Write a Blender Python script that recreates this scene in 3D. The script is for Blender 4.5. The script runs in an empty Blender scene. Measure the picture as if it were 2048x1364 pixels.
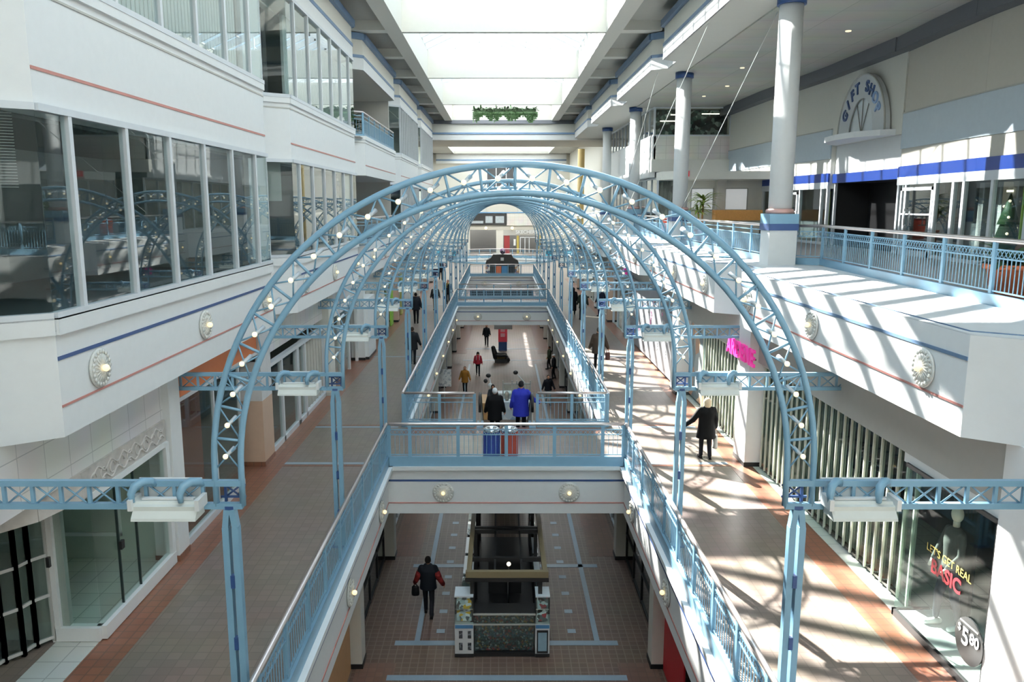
import bpy, random
from math import *
from mathutils import Vector, Matrix

RN = random.Random(11)
SC = bpy.context.scene
COL = SC.collection
PI = pi

# ------------------------------------------------------------------ materials
def srgb(h):
    if isinstance(h, str):
        h = h.lstrip('#'); c = [int(h[i:i+2], 16)/255 for i in (0, 2, 4)]
    else:
        c = h
    return tuple(((x/12.92) if x <= .04045 else ((x+.055)/1.055)**2.4) for x in c)

def newmat(name):
    m = bpy.data.materials.new(name); m.use_nodes = True
    nt = m.node_tree; nt.nodes.clear()
    out = nt.nodes.new('ShaderNodeOutputMaterial')
    return m, nt, out

def ramp2(nt, fac, a, b):
    mx = nt.nodes.new('ShaderNodeMix'); mx.data_type = 'RGBA'
    nt.links.new(fac, mx.inputs[0])
    mx.inputs[6].default_value = (*a, 1); mx.inputs[7].default_value = (*b, 1)
    return mx.outputs[2]

def M(name, col, rough=.6, metal=0., noise=.05, scale=6., emit=0., spec=.5, bump=0.):
    c = srgb(col)
    m, nt, out = newmat(name)
    b = nt.nodes.new('ShaderNodeBsdfPrincipled')
    geo = nt.nodes.new('ShaderNodeNewGeometry')
    nz = nt.nodes.new('ShaderNodeTexNoise'); nz.inputs['Scale'].default_value = scale
    nz.inputs['Detail'].default_value = 3
    nt.links.new(geo.outputs['Position'], nz.inputs['Vector'])
    lo = tuple(max(0, x*(1-noise)) for x in c); hi = tuple(min(1, x*(1+noise)) for x in c)
    o = ramp2(nt, nz.outputs[0], lo, hi)
    nt.links.new(o, b.inputs['Base Color'])
    b.inputs['Roughness'].default_value = rough; b.inputs['Metallic'].default_value = metal
    b.inputs['Specular IOR Level'].default_value = spec
    if emit:
        nt.links.new(o, b.inputs['Emission Color']); b.inputs['Emission Strength'].default_value = emit
    if bump:
        bp = nt.nodes.new('ShaderNodeBump'); bp.inputs['Strength'].default_value = bump; bp.inputs['Distance'].default_value = .02
        nt.links.new(nz.outputs[0], bp.inputs['Height']); nt.links.new(bp.outputs[0], b.inputs['Normal'])
    nt.links.new(b.outputs[0], out.inputs[0])
    return m

def tilemat(name, c1, c2, mortar, size, axes='xy', rough=.35, msize=.012, off=0., h=None, big=.25):
    """square or oblong tiles laid along two world axes"""
    m, nt, out = newmat(name)
    b = nt.nodes.new('ShaderNodeBsdfPrincipled')
    geo = nt.nodes.new('ShaderNodeNewGeometry')
    sp = nt.nodes.new('ShaderNodeSeparateXYZ'); cb = nt.nodes.new('ShaderNodeCombineXYZ')
    nt.links.new(geo.outputs['Position'], sp.inputs[0])
    for i, a in enumerate(axes):
        nt.links.new(sp.outputs['xyz'.index(a)], cb.inputs[i])
    br = nt.nodes.new('ShaderNodeTexBrick')
    br.offset = off; br.squash = 1
    br.inputs['Scale'].default_value = 1; br.inputs['Brick Width'].default_value = size
    br.inputs['Row Height'].default_value = h or size; br.inputs['Mortar Size'].default_value = msize
    br.inputs['Mortar Smooth'].default_value = .1
    br.inputs['Color1'].default_value = (*srgb(c1), 1); br.inputs['Color2'].default_value = (*srgb(c2), 1)
    br.inputs['Mortar'].default_value = (*srgb(mortar), 1)
    nt.links.new(cb.outputs[0], br.inputs['Vector'])
    nz = nt.nodes.new('ShaderNodeTexNoise'); nz.inputs['Scale'].default_value = .7
    nt.links.new(geo.outputs['Position'], nz.inputs['Vector'])
    mx = nt.nodes.new('ShaderNodeMix'); mx.data_type = 'RGBA'; mx.blend_type = 'MULTIPLY'
    mx.inputs[0].default_value = big
    nt.links.new(br.outputs[0], mx.inputs[6]); nt.links.new(nz.outputs[1], mx.inputs[7])
    g = nt.nodes.new('ShaderNodeHueSaturation'); g.inputs['Value'].default_value = 1 + big*.9
    nt.links.new(mx.outputs[2], g.inputs['Color'])
    nt.links.new(g.outputs[0], b.inputs['Base Color'])
    b.inputs['Roughness'].default_value = rough
    nt.links.new(b.outputs[0], out.inputs[0])
    return m

def glassmat(name, tint=(1, 1, 1), refl=1.5, rough=0.):
    m, nt, out = newmat(name)
    t = nt.nodes.new('ShaderNodeBsdfTransparent'); t.inputs[0].default_value = (*tint, 1)
    g = nt.nodes.new('ShaderNodeBsdfGlossy'); g.inputs['Roughness'].default_value = rough
    geo = nt.nodes.new('ShaderNodeNewGeometry'); dt = nt.nodes.new('ShaderNodeVectorMath'); dt.operation = 'DOT_PRODUCT'
    nt.links.new(geo.outputs['Incoming'], dt.inputs[0]); nt.links.new(geo.outputs['Normal'], dt.inputs[1])
    def mth(op, a, v1=None, clamp=False):
        q = nt.nodes.new('ShaderNodeMath'); q.operation = op; q.use_clamp = clamp
        if isinstance(a, float): q.inputs[0].default_value = a; nt.links.new(v1, q.inputs[1])
        else:
            nt.links.new(a, q.inputs[0])
            if v1 is not None: q.inputs[1].default_value = v1
        return q.outputs[0]
    c1 = mth('SUBTRACT', 1.0, mth('ABSOLUTE', dt.outputs['Value']), True)      # Schlick reflectance of glass
    mu = nt.nodes.new('ShaderNodeMath'); mu.operation = 'MULTIPLY_ADD'; mu.use_clamp = True
    nt.links.new(mth('POWER', c1, 5.0), mu.inputs[0]); mu.inputs[1].default_value = .95*refl; mu.inputs[2].default_value = .045*refl
    mx = nt.nodes.new('ShaderNodeMixShader')
    nt.links.new(mu.outputs[0], mx.inputs[0]); nt.links.new(t.outputs[0], mx.inputs[1]); nt.links.new(g.outputs[0], mx.inputs[2])
    nt.links.new(mx.outputs[0], out.inputs[0])
    return m

def frostmat(name, col=(.9, .93, .95)):
    m, nt, out = newmat(name)
    t = nt.nodes.new('ShaderNodeBsdfTranslucent'); t.inputs[0].default_value = (*col, 1)
    d = nt.nodes.new('ShaderNodeBsdfDiffuse'); d.inputs[0].default_value = (*col, 1)
    nz = nt.nodes.new('ShaderNodeTexNoise'); nz.inputs['Scale'].default_value = .8
    mr = nt.nodes.new('ShaderNodeMapRange'); mr.inputs[3].default_value = .12; mr.inputs[4].default_value = .2
    nt.links.new(nz.outputs[0], mr.inputs[0])
    mx = nt.nodes.new('ShaderNodeMixShader')
    nt.links.new(mr.outputs[0], mx.inputs[0]); nt.links.new(t.outputs[0], mx.inputs[1]); nt.links.new(d.outputs[0], mx.inputs[2])
    nt.links.new(mx.outputs[0], out.inputs[0])
    return m

def clutter(name, cols, scale=14., rough=.4, emit=0., seed=0.):
    """many small coloured patches: shelves of goods, printed pictures"""
    m, nt, out = newmat(name)
    b = nt.nodes.new('ShaderNodeBsdfPrincipled')
    geo = nt.nodes.new('ShaderNodeNewGeometry')
    ad = nt.nodes.new('ShaderNodeVectorMath'); ad.inputs[1].default_value = (seed, seed*.7, seed*1.3)
    nt.links.new(geo.outputs['Position'], ad.inputs[0])
    v = nt.nodes.new('ShaderNodeTexVoronoi'); v.inputs['Scale'].default_value = scale
    nt.links.new(ad.outputs[0], v.inputs['Vector'])
    sep = nt.nodes.new('ShaderNodeSeparateColor'); nt.links.new(v.outputs['Color'], sep.inputs[0])
    r = nt.nodes.new('ShaderNodeValToRGB'); r.color_ramp.interpolation = 'CONSTANT'
    e = r.color_ramp.elements
    for i, c in enumerate(cols):
        el = e[i] if i < 2 else e.new(i/len(cols))
        el.position = i/len(cols); el.color = (*srgb(c), 1)
    nt.links.new(sep.outputs[0], r.inputs[0])
    nt.links.new(r.outputs[0], b.inputs['Base Color']); b.inputs['Roughness'].default_value = rough
    if emit:
        nt.links.new(r.outputs[0], b.inputs['Emission Color']); b.inputs['Emission Strength'].default_value = emit
    nt.links.new(b.outputs[0], out.inputs[0])
    return m

WHITE = M('white_plaster', '#e9ebea', .55, noise=.03)
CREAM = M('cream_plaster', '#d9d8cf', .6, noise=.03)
BEIGE = M('beige_plaster', '#bfbcb2', .6, noise=.04)
GREYP = M('grey_plaster', '#a9a9a4', .65, noise=.05)
SOFF = M('soffit_grey', '#a3a49e', .7, noise=.05)
BLUE = M('sky_blue_paint', '#6a90a8', .38, noise=.06)
BLUED = M('mid_blue_paint', '#456f92', .4, noise=.06)
NAVY = M('navy_paint', '#24406f', .45, noise=.06)
ROYAL = M('royal_blue_band', '#17357c', .4, noise=.05)
SLATE = M('slate_blue_trim', '#56708e', .5, noise=.05)
COVE = M('cove_charcoal', '#4d525a', .6)
ROSE = M('dusty_rose_line', '#a5716b', .5)
STEEL = M('brushed_rail', '#d8cfcc', .28, metal=.75, noise=.06)
CHROME = M('chrome', '#dfe3e6', .15, metal=1.)
ALU = M('white_aluminium', '#d5dade', .4, noise=.04)
BLACK = M('black_paint', '#101113', .5)
DARK = M('dark_interior', '#2b2d30', .7)
DARKB = M('dark_brown_interior', '#3b2b22', .7, noise=.2)
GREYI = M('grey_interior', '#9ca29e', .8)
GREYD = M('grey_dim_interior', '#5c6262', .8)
WOOD = M('warm_wood', '#a9743f', .45, noise=.25, scale=20)
TERRA = M('terracotta', '#b5633f', .7, noise=.15)
LEAF = M('leaf_green', '#3f5f3a', .55, noise=.35, scale=9)
LEAFD = M('leaf_dark', '#2c4a2a', .55, noise=.35, scale=9)
LEAFY = M('leaf_yellow_green', '#86994a', .5, noise=.35, scale=9)
ORANGE = M('orange_fascia', '#c2703f', .5, noise=.08)
PINK = M('pink_letters', '#ff3fae', .4, emit=.25)
REDP = M('red_paint', '#b3232b', .5)
BRICKR = M('rust_red_bin', '#9c4034', .5, noise=.15, scale=20)
BINB = M('dark_blue_bin', '#27418f', .45, noise=.1)
CRYS = M('cut_glass', '#dcdcd6', .12, noise=.15, scale=40, bump=.6)
BULB = M('lit_bulb', '#ffedc8', .4, emit=1.6)
BULBW = M('lit_tube', '#fff3d8', .4, emit=4.)
LAMPIN = M('rosette_bulb', '#ffe2a8', .3, emit=2.2)
CANW = M('white_socket', '#b9c3ca', .3)
SKIN = M('skin', '#c98f72', .55, noise=.06)
MANN = M('mannequin_white', '#e6ddcf', .45)
GL = glassmat('window_glass', (.9, .95, .95), 1.15)
GLS = glassmat('shop_glass', (.9, .96, .94), 1.0)
GLK = glassmat('roof_glass', (.97, .99, 1.), .6)
FROST = frostmat('frosted_roof_panel')
F2 = tilemat('paver_walkway', '#70665f', '#665d56', '#5d544e', .2, 'xy', .3, .008)
F2B = tilemat('border_pavers', '#77503f', '#6d4838', '#584238', .2, 'xy', .33, .01)
F1 = tilemat('paver_lower', '#5e4d43', '#54453c', '#6e6159', .2, 'xy', .5, .012)
F1B = tilemat('paver_lower_brown', '#6c5349', '#634b42', '#5a4942', .2, 'xy', .33, .01)
FBLUE = M('blue_floor_tile', '#8093a1', .35, noise=.1, scale=5)
FGREY = tilemat('pale_shop_tile', '#c3c8c0', '#bcc2ba', '#9aa09a', .42, 'xy', .3, .01)
FL3 = tilemat('gallery_tile', '#8d8987', '#858180', '#787573', .3, 'xy', .35, .008)
WTILE = tilemat('white_wall_tile', '#dededb', '#d9d9d6', '#b5b6b4', .62, 'yz', .35, .008, h=.5)
WTILEX = tilemat('white_wall_tile_x', '#e0ded6', '#dad8d0', '#b9b7b0', .62, 'xz', .35, .008, h=.42)
CEILP = tilemat('ceiling_panel', '#a9aaa3', '#a3a49e', '#8b8c86', 2.4, 'xy', .7, .012, h=1.2)
MARB = M('grey_marble', '#b9b5b0', .3, noise=.35, scale=5)

# ------------------------------------------------------------------ mesh builder
class MB:
    def __init__(s): s.v = []; s.f = []; s.sm = []
    def add(s, vs, fs, smooth=False):
        n = len(s.v); s.v += [tuple(x) for x in vs]
        for f in fs: s.f.append(tuple(n+i for i in f)); s.sm.append(smooth)
        return s
    def box(s, x0, x1, y0, y1, z0, z1):
        v = [(x, y, z) for z in (z0, z1) for y in (y0, y1) for x in (x0, x1)]
        return s.add(v, [(0, 2, 3, 1), (4, 5, 7, 6), (0, 1, 5, 4), (2, 6, 7, 3), (0, 4, 6, 2), (1, 3, 7, 5)])
    def cbox(s, c, d):
        return s.box(c[0]-d[0]/2, c[0]+d[0]/2, c[1]-d[1]/2, c[1]+d[1]/2, c[2]-d[2]/2, c[2]+d[2]/2)
    def bar(s, p, q, w, h, up=(0, 0, 1)):
        p = Vector(p); q = Vector(q); d = (q-p).normalized(); u = Vector(up)
        a = d.cross(u)
        if a.length < 1e-4: a = d.cross(Vector((0, 1, 0)))
        a.normalize(); b = a.cross(d).normalized()
        v = []
        for c in (p, q):
            for i, j in ((-1, -1), (1, -1), (1, 1), (-1, 1)): v.append(c+a*(i*w/2)+b*(j*h/2))
        return s.add(v, [(3, 2, 1, 0), (4, 5, 6, 7), (0, 1, 5, 4), (1, 2, 6, 5), (2, 3, 7, 6), (3, 0, 4, 7)])
    def path(s, pts, r, n=8, closed=False, caps=True):
        pts = [Vector(p) for p in pts]; k = len(pts)
        rr = r if isinstance(r, (list, tuple)) else [r]*k
        v = []; prev = None
        for i, p in enumerate(pts):
            a = pts[(i-1) % k] if closed or i > 0 else p
            b = pts[(i+1) % k] if closed or i < k-1 else p
            t = (b-a).normalized()
            if prev is None:
                u = t.cross(Vector((0, 0, 1)))
                if u.length < 1e-3: u = t.cross(Vector((0, 1, 0)))
                u.normalize()
            else:
                u = prev-t*prev.dot(t)
                if u.length < 1e-4: u = t.cross(Vector((0, 1, 0)))
                u.normalize()
            prev = u; w = t.cross(u)
            for j in range(n):
                g = 2*PI*j/n; v.append(p+(u*cos(g)+w*sin(g))*rr[i])
        f = []
        for i in range(k if closed else k-1):
            for j in range(n):
                a = i*n+j; b = i*n+(j+1) % n; c = ((i+1) % k)*n+(j+1) % n; d = ((i+1) % k)*n+j
                f.append((a, b, c, d))
        m = len(s.v); s.add(v, f, True)
        if caps and not closed:
            s.f.append(tuple(m+j for j in range(n-1, -1, -1))); s.sm.append(False)
            s.f.append(tuple(m+(k-1)*n+j for j in range(n))); s.sm.append(False)
        return s
    def tube(s, p, q, r, r2=None, n=8): return s.path([p, q], [r, r if r2 is None else r2], n)
    def prism(s, poly, z0, z1, ax='z'):
        n = len(poly)
        if ax == 'z': v = [(a, b, z0) for a, b in poly]+[(a, b, z1) for a, b in poly]
        elif ax == 'y': v = [(a, z0, b) for a, b in poly]+[(a, z1, b) for a, b in poly]
        else: v = [(z0, a, b) for a, b in poly]+[(z1, a, b) for a, b in poly]
        f = [tuple(range(n-1, -1, -1)), tuple(range(n, 2*n))]+[(i, (i+1) % n, n+(i+1) % n, n+i) for i in range(n)]
        return s.add(v, f)
    def lathe(s, prof, c=(0, 0, 0), n=24, axis='z', sx=1, sy=1, smooth=True):
        v = []
        for r, z in prof:
            for j in range(n):
                g = 2*PI*j/n; a, b = r*cos(g)*sx, r*sin(g)*sy
                p = (a, b, z) if axis == 'z' else ((a, z, b) if axis == 'y' else (z, a, b))
                v.append((c[0]+p[0], c[1]+p[1], c[2]+p[2]))
        k = len(prof); f = []
        for i in range(k-1):
            for j in range(n): f.append((i*n+j, i*n+(j+1) % n, (i+1)*n+(j+1) % n, (i+1)*n+j))
        m = len(s.v); s.add(v, f, smooth)
        if prof[0][0] > 1e-6: s.f.append(tuple(m+j for j in range(n-1, -1, -1))); s.sm.append(False)
        if prof[-1][0] > 1e-6: s.f.append(tuple(m+(k-1)*n+j for j in range(n))); s.sm.append(False)
        return s
    def ball(s, c, rx, ry=None, rz=None, n=12):
        ry = rx if ry is None else ry; rz = rx if rz is None else rz
        pr = [(max(1e-7, sin(PI*i/(n//2+2)))*rx, -cos(PI*i/(n//2+2))*rz) for i in range(n//2+3)]
        return s.lathe(pr, c, n, sy=ry/rx)
    def caps(s, p, q, r, r2=None, n=12):
        r2 = r if r2 is None else r2
        s.tube(p, q, r, r2, n); s.ball(p, r, n=n); s.ball(q, r2, n=n); return s
    def loft(s, rings, n=16):
        """rings: (cx, cy, z, rx, ry)"""
        v = []
        for cx, cy, z, rx, ry in rings:
            for j in range(n):
                g = 2*PI*j/n; v.append((cx+rx*cos(g), cy+ry*sin(g), z))
        k = len(rings); f = [tuple(range(n-1, -1, -1)), tuple((k-1)*n+j for j in range(n))]
        for i in range(k-1):
            for j in range(n): f.append((i*n+j, i*n+(j+1) % n, (i+1)*n+(j+1) % n, (i+1)*n+j))
        return s.add(v, f, True)
    def xf(s, mat):
        s.v = [tuple(mat @ Vector(p)) for p in s.v]; return s
    def build(s, name, mat, parent=None, local=False, kind=None):
        me = bpy.data.meshes.new(name); me.from_pydata(s.v, [], s.f); me.update()
        me.polygons.foreach_set('use_smooth', s.sm)
        for m in (mat if isinstance(mat, (list, tuple)) else [mat]): me.materials.append(m)
        import bmesh
        bm = bmesh.new(); bm.from_mesh(me); bmesh.ops.recalc_face_normals(bm, faces=bm.faces); bm.to_mesh(me); bm.free()
        o = bpy.data.objects.new(name, me); COL.objects.link(o)
        if parent is not None:
            o.parent = parent
            if not local: o.matrix_parent_inverse = wm(parent).inverted()
        if kind: o['kind'] = kind
        return o

def wm(o):
    m = Matrix.LocRotScale(o.location, o.rotation_euler, o.scale)
    if o.parent is not None: m = wm(o.parent) @ o.matrix_parent_inverse @ m
    return m

def tag(o, label, cat, group=None):
    o['label'] = label; o['category'] = cat
    if group: o['group'] = group
    return o

def thing(name, label, cat, loc=(0, 0, 0), group=None, rz=0):
    o = bpy.data.objects.new(name, None); COL.objects.link(o)
    o.empty_display_size = .2; o.location = loc; o.rotation_euler = (0, 0, rz)
    return tag(o, label, cat, group)

def copy_tree(o, parent=None):
    c = o.copy(); COL.objects.link(c)
    if parent is not None: c.parent = parent
    for ch in list(o.children): copy_tree(ch, c)
    return c

def st(name, mb, mat, parent=None):
    o = mb.build(name, mat, parent)
    if parent is None: o['kind'] = 'structure'
    return o

def text(name, body, mat, loc, size, rot, ext=.01, parent=None, align='CENTER', off=0.):
    cu = bpy.data.curves.new(name, 'FONT'); cu.body = body; cu.size = size; cu.extrude = ext
    cu.align_x = align; cu.align_y = 'CENTER'; cu.offset = off
    cu.materials.append(mat)
    tmp = bpy.data.objects.new(name, cu); COL.objects.link(tmp)
    me = bpy.data.meshes.new_from_object(tmp.evaluated_get(bpy.context.evaluated_depsgraph_get()))
    bpy.data.objects.remove(tmp); me.name = name
    o = bpy.data.objects.new(name, me); COL.objects.link(o)
    o.location = loc; o.rotation_euler = rot
    if parent is not None:
        o.parent = parent; o.matrix_parent_inverse = wm(parent).inverted()
    return o

ORD = ['first', 'second', 'third', 'fourth', 'fifth', 'sixth', 'seventh', 'eighth', 'ninth', 'tenth', 'eleventh', 'twelfth', 'thirteenth', 'fourteenth']
SIDE = {-1: 'shaded left', 1: 'sunlit right'}
SKY, SUN, SUN2, EXPO = 3.8, 95., 20., -.65
# ------------------------------------------------------------------ levels and plan
L1, L3, L4 = -4.5, 5.1, 9.55
XF, XN, XS = 5.85, 6.45, 6.43          # fascia line, notch line, shopfront line
BAY0, BLEN, PITCH = 10.05, 9.75, 12.2
VX = 3.15                               # edge of the floor openings
YEND = 69.0

def bay(k): return BAY0+PITCH*k, BAY0+PITCH*k+BLEN

def bay_path(s, xin, k0=-2, k1=4, d=.6, y_end=YEND):
    p = []
    for k in range(k0, k1+1):
        a, b = bay(k)
        p += [(s*(xin+d), a-.45), (s*xin, a), (s*xin, b), (s*(xin+d), b+.45)]
    p[-1] = (s*xin, y_end)
    return p

def ribbon(mb, pts, z0, z1, t, inset=0.):
    for (a, b) in zip(pts[:-1], pts[1:]):
        p = Vector((a[0], a[1], (z0+z1)/2)); q = Vector((b[0], b[1], (z0+z1)/2))
        mb.bar(p, q, t, z1-z0)

def slab(name, s, xin, z0, z1, mat, d=.6, xo=16.):
    p = bay_path(s, xin, d=d)
    poly = p+[(s*xo, YEND), (s*xo, p[0][1])]
    return st(name, MB().prism(poly, z0, z1), mat)

# --- lower level and the walkway level
st('floor', MB().box(-16, 16, -20, 116, -4.8, L1), F1)
b = MB()
for y0, y1 in ((6, 18.2), (24.3, 56), (60, 90)):
    b.box(-3.7, -2.75, y0, y1, L1, L1+.004); b.box(2.75, 3.7, y0, y1, L1, L1+.004)
b.box(-2.75, 2.75, 9, 17.35, L1, L1+.004)
st('floor_border_lower', b, F1B)
b = MB()
for y in (9.0, 17.45, 19.0, 23.5, 57.3, 62):
    b.box(-2.9, 2.9, y, y+.22, L1+.004, L1+.008)
for x in (-2.4, 2.3):
    b.box(x, x+.14, 19.2, 56, L1+.004, L1+.008)
for i in range(16):
    for sx in (-1, 1): b.box(sx*1.75-.11, sx*1.75+.11, 19.6+i*1.05, 19.8+i*1.05, L1+.004, L1+.007)
st('floor_inlay_lower', b, FBLUE)

RING = (0., 98.5, 6.5)
for s in (-1, 1):
    st('floor', MB().box(*sorted((s*VX, s*16)), -20, 91, -1.42, -.02), WHITE)
    st('floor', MB().box(*sorted((s*VX, s*16)), -20, 91, -.02, 0), F2)
for y0, y1 in ((-20, 2.5), (20.3, 23.7), (54.3, 57.7), (77.3, 91)):
    st('floor', MB().box(-VX, VX, y0, y1, -1.42, -.02), WHITE)
    st('floor', MB().box(-VX, VX, y0, y1, -.02, 0), F2)
for s in (-1, 1):                        # floor round the circular opening
    arc = [(s*RING[2]*sin(PI*i/24)+RING[0], RING[1]-RING[2]*cos(PI*i/24)) for i in range(25)]
    poly = [(0, 91)]+arc+[(0, 116), (s*16, 116), (s*16, 91)]
    st('floor', MB().prism(poly, -1.42, -.02), WHITE); st('floor', MB().prism(poly, -.02, 0), F2)
b = MB()
for s in (-1, 1): b.box(*sorted((s*5.85, s*6.9)), 6, 74, 0, .004)
st('floor_border', b, F2B)
b = MB()
for y in (20.15, 23.65, 35.2, 54.0, 57.6):
    for s in (-1, 1): b.box(*sorted((s*3.3, s*5.85)), y, y+.16, .0, .006)
st('floor_inlay', b, FBLUE)
b = MB()
for y in (20.0, 23.85): 
    for s in (-1, 1): b.box(*sorted((s*3.3, s*5.85)), y-.02, y+.12, .0, .005)
b.box(-3.05, 3.05, 23.05, 23.66, 0, .005); b.box(-3.05, 3.05, 57.2, 57.6, 0, .005)
st('floor_inlay', b, F2B)
st('floor', MB().box(-7.1, -6.43, 6, 11.6, 0, .012), FGREY)

# edges of the openings: ledge, two lines
def edge(p, q, n):
    """p-q: top edge of a floor opening, n: unit vector into the void"""
    p = Vector((*p, 0)); q = Vector((*q, 0)); n = Vector((*n, 0))
    f = lambda mb, z0, z1, t: mb.bar(p+n*(t/2)+Vector((0, 0, (z0+z1)/2)), q+n*(t/2)+Vector((0, 0, (z0+z1)/2)), t, z1-z0)
    st('trim_1', f(MB(), -.17, -.07, .15), WHITE)
    st('trim_2', f(MB(), -.52, -.47, .015), NAVY)
    st('trim_3', f(MB(), -1.135, -1.105, .015), ROSE)
OPEN = [(2.5, 20.3), (23.7, 54.3), (57.7, 77.3)]
for y0, y1 in OPEN:
    edge((-VX, y0), (-VX, y1), (1, 0)); edge((VX, y0), (VX, y1), (-1, 0)); edge((-VX, y1), (VX, y1), (0, -1))
b = MB(); b.path([(RING[0]+(RING[2]-.03)*cos(2*PI*i/48), RING[1]+(RING[2]-.03)*sin(2*PI*i/48), -.3) for i in range(48)], .05, 6, True)
st('trim_1', b, WHITE)

# --- gallery level slabs, upper walls, upper bands
for s in (-1, 1):
    slab('wall_left' if s < 0 else 'wall_right', s, XF, 3.75, L3, WHITE)
    pth = [(s*(XF-.0), 0)]
    b = MB(); c = MB(); d = MB()
    for k in range(-1, 5):
        y0, y1 = bay(k)
        x = s*(XF-.012)
        b.box(*sorted((x, x+s*.03)), y0, y1 if k < 4 else YEND, 4.765, 4.815)
        c.box(*sorted((x, x+s*.03)), y0, y1 if k < 4 else YEND, 4.145, 4.175)
    st('trim_2', b, NAVY if s < 0 else SLATE); st('trim_3', c, ROSE)
    b = MB(); ribbon(b, bay_path(s, XF-.004), 5.145, 5.16, .02)
    st('trim_4', b, SLATE if s > 0 else GREYP)
    # shopfront bulkhead under the gallery
    for y0, y1 in (((-18, 14.9), (20, 74)) if s < 0 else ((-18, 74),)): st('wall_left' if s < 0 else 'wall_right', MB().box(*sorted((s*XS, s*(XS+.25))), y0, y1, 2.78, 3.75), GREYP if s > 0 else WTILE)
    # upper band under the roof
    xt = XF if s < 0 else 6.12
    slab('ceiling', s, xt, 12.25, 13.62, CREAM, xo=17)
    b = MB(); ribbon(b, bay_path(s, xt), 12.25, 12.72, .05); st('trim_5', b, WHITE)
    b = MB(); ribbon(b, bay_path(s, xt), 12.72, 12.84, .09); st('trim_6', b, SLATE)
    b = MB(); ribbon(b, bay_path(s, xt), 13.44, 13.68, .3); st('trim_7', b, SLATE)
slab('wall_left', -1, XF, 7.97, 9.5, WHITE)
b = MB(); ribbon(b, bay_path(-1, XF), 9.3, 9.33, .03); st('trim_4', b, GREYP)
b = MB(); ribbon(b, bay_path(-1, XF), 9.44, 9.6, .1); st('trim_8', b, WHITE)
b = MB()
for k in range(-1, 5):
    y0, y1 = bay(k); b.box(-XF-.02, -XF+.012, y0, y1, 8.37, 8.41)
st('trim_3', b, ROSE)

# --- roof: solid sides, curbs, deep cross beams, glazed gable
XB = 4.15
for s in (-1, 1):
    st('ceiling', MB().box(*sorted((s*(XB+.6), s*18)), -20, 70.5, 14.1, 14.4), SOFF)
    st('ceiling', MB().box(*sorted((s*XB, s*(XB+.62))), -20, 69.5, 13.66, 15.2), CREAM)
    b = MB()
    for y in (16.2, 22.2, 28.2, 34.2, 40.1, 46.1, 52, 57.9, 63.5):
        b.box(*sorted((s*(XB+.5), s*6.4)), y-.3, y+.3, 13.72, 14.15)
    st('ceiling', b, CREAM)
for y in (-2, 10.2, 22.2, 34.2, 46.1, 57.9):
    st('ceiling', MB().box(-XB, XB, y-.14, y+.14, 13.68, 15.15), CREAM)
st('ceiling', MB().box(-18, 18, 69, 76.5, 12.1, 14.4), BEIGE)
st('wall_far', MB().box(-18, 18, 68.7, 69.05, 12.1, 15.2), CREAM)
st('trim_5', MB().box(-6, 6.3, 68.64, 68.72, 12.1, 12.52), WHITE)
st('trim_6', MB().box(-6, 6.3, 68.6, 68.72, 12.58, 12.72), SLATE)
st('trim_7', MB().box(-6, 6.3, 68.5, 68.72, 13.42, 13.72), COVE)
RZ = 17.1
b = MB()
for i in range(60):
    y = -19.9+i*1.5
    for s in (-1, 1): b.bar((s*XB, y, 15.08), (0, y, RZ-.1), .09, .33)
for s in (-1, 1):
    for t in (.0, .33, .66):
        x = s*XB*(1-t); z = 15.15+(RZ-15.15)*t; b.bar((x, -20, z), (x, 69.3, z), .045, .07)
b.bar((0, -20, RZ), (0, 69.3, RZ), .1, .14)
for y in (-2, 10.2, 22.2, 34.2, 46.1, 57.9):
    for s in (-1, 1):
        b.bar((s*XB, y, 15.2), (0, y, RZ-.1), .16, .22)
        b.bar((s*XB*.5, y, 15.15), (s*XB*.5, y, 16.1), .1, .1)
    b.bar((0, y, 15.1), (0, y, RZ), .1, .1)
st('ceiling', b, M('skylight_bars', '#e6e8e8', .5))
b = MB()
for s in (-1, 1): b.bar((s*XB, 24.7, 15.26), (0, 24.7, RZ+.1), 66.4, .012)
o = MB()
for s in (-1, 1): o.add([(s*XB, -20, 15.24), (s*XB, 57.9, 15.24), (0, 57.9, RZ+.09), (0, -20, RZ+.09)], [(0, 1, 2, 3)])
st('window_1', o, GLK)
o = MB()
for s in (-1, 1): o.add([(s*XB, 57.9, 15.24), (s*XB, 69.3, 15.24), (0, 69.3, RZ+.09), (0, 57.9, RZ+.09)], [(0, 1, 2, 3)])
o.add([(-XB, 69.3, 15.2), (XB, 69.3, 15.2), (0, 69.3, RZ)], [(0, 1, 2)])
st('window_1', o, FROST)
# far hall roof
for s in (-1, 1): st('ceiling', MB().box(*sorted((s*6.5, s*18)), 76.5, 116, 13.7, 14.1), SOFF)
st('ceiling', MB().box(-18, 18, 112, 116, 13.7, 14.1), SOFF)
b = MB()
for i in range(24): b.box(-6.5, 6.5, 77+i*1.5, 77.1+i*1.5, 14.0, 14.25)
st('ceiling', b, CREAM)
st('window_1', MB().add([(-6.5, 76.5, 14.26), (6.5, 76.5, 14.26), (6.5, 112, 14.26), (-6.5, 112, 14.26)], [(0, 1, 2, 3)]), FROST)

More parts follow.
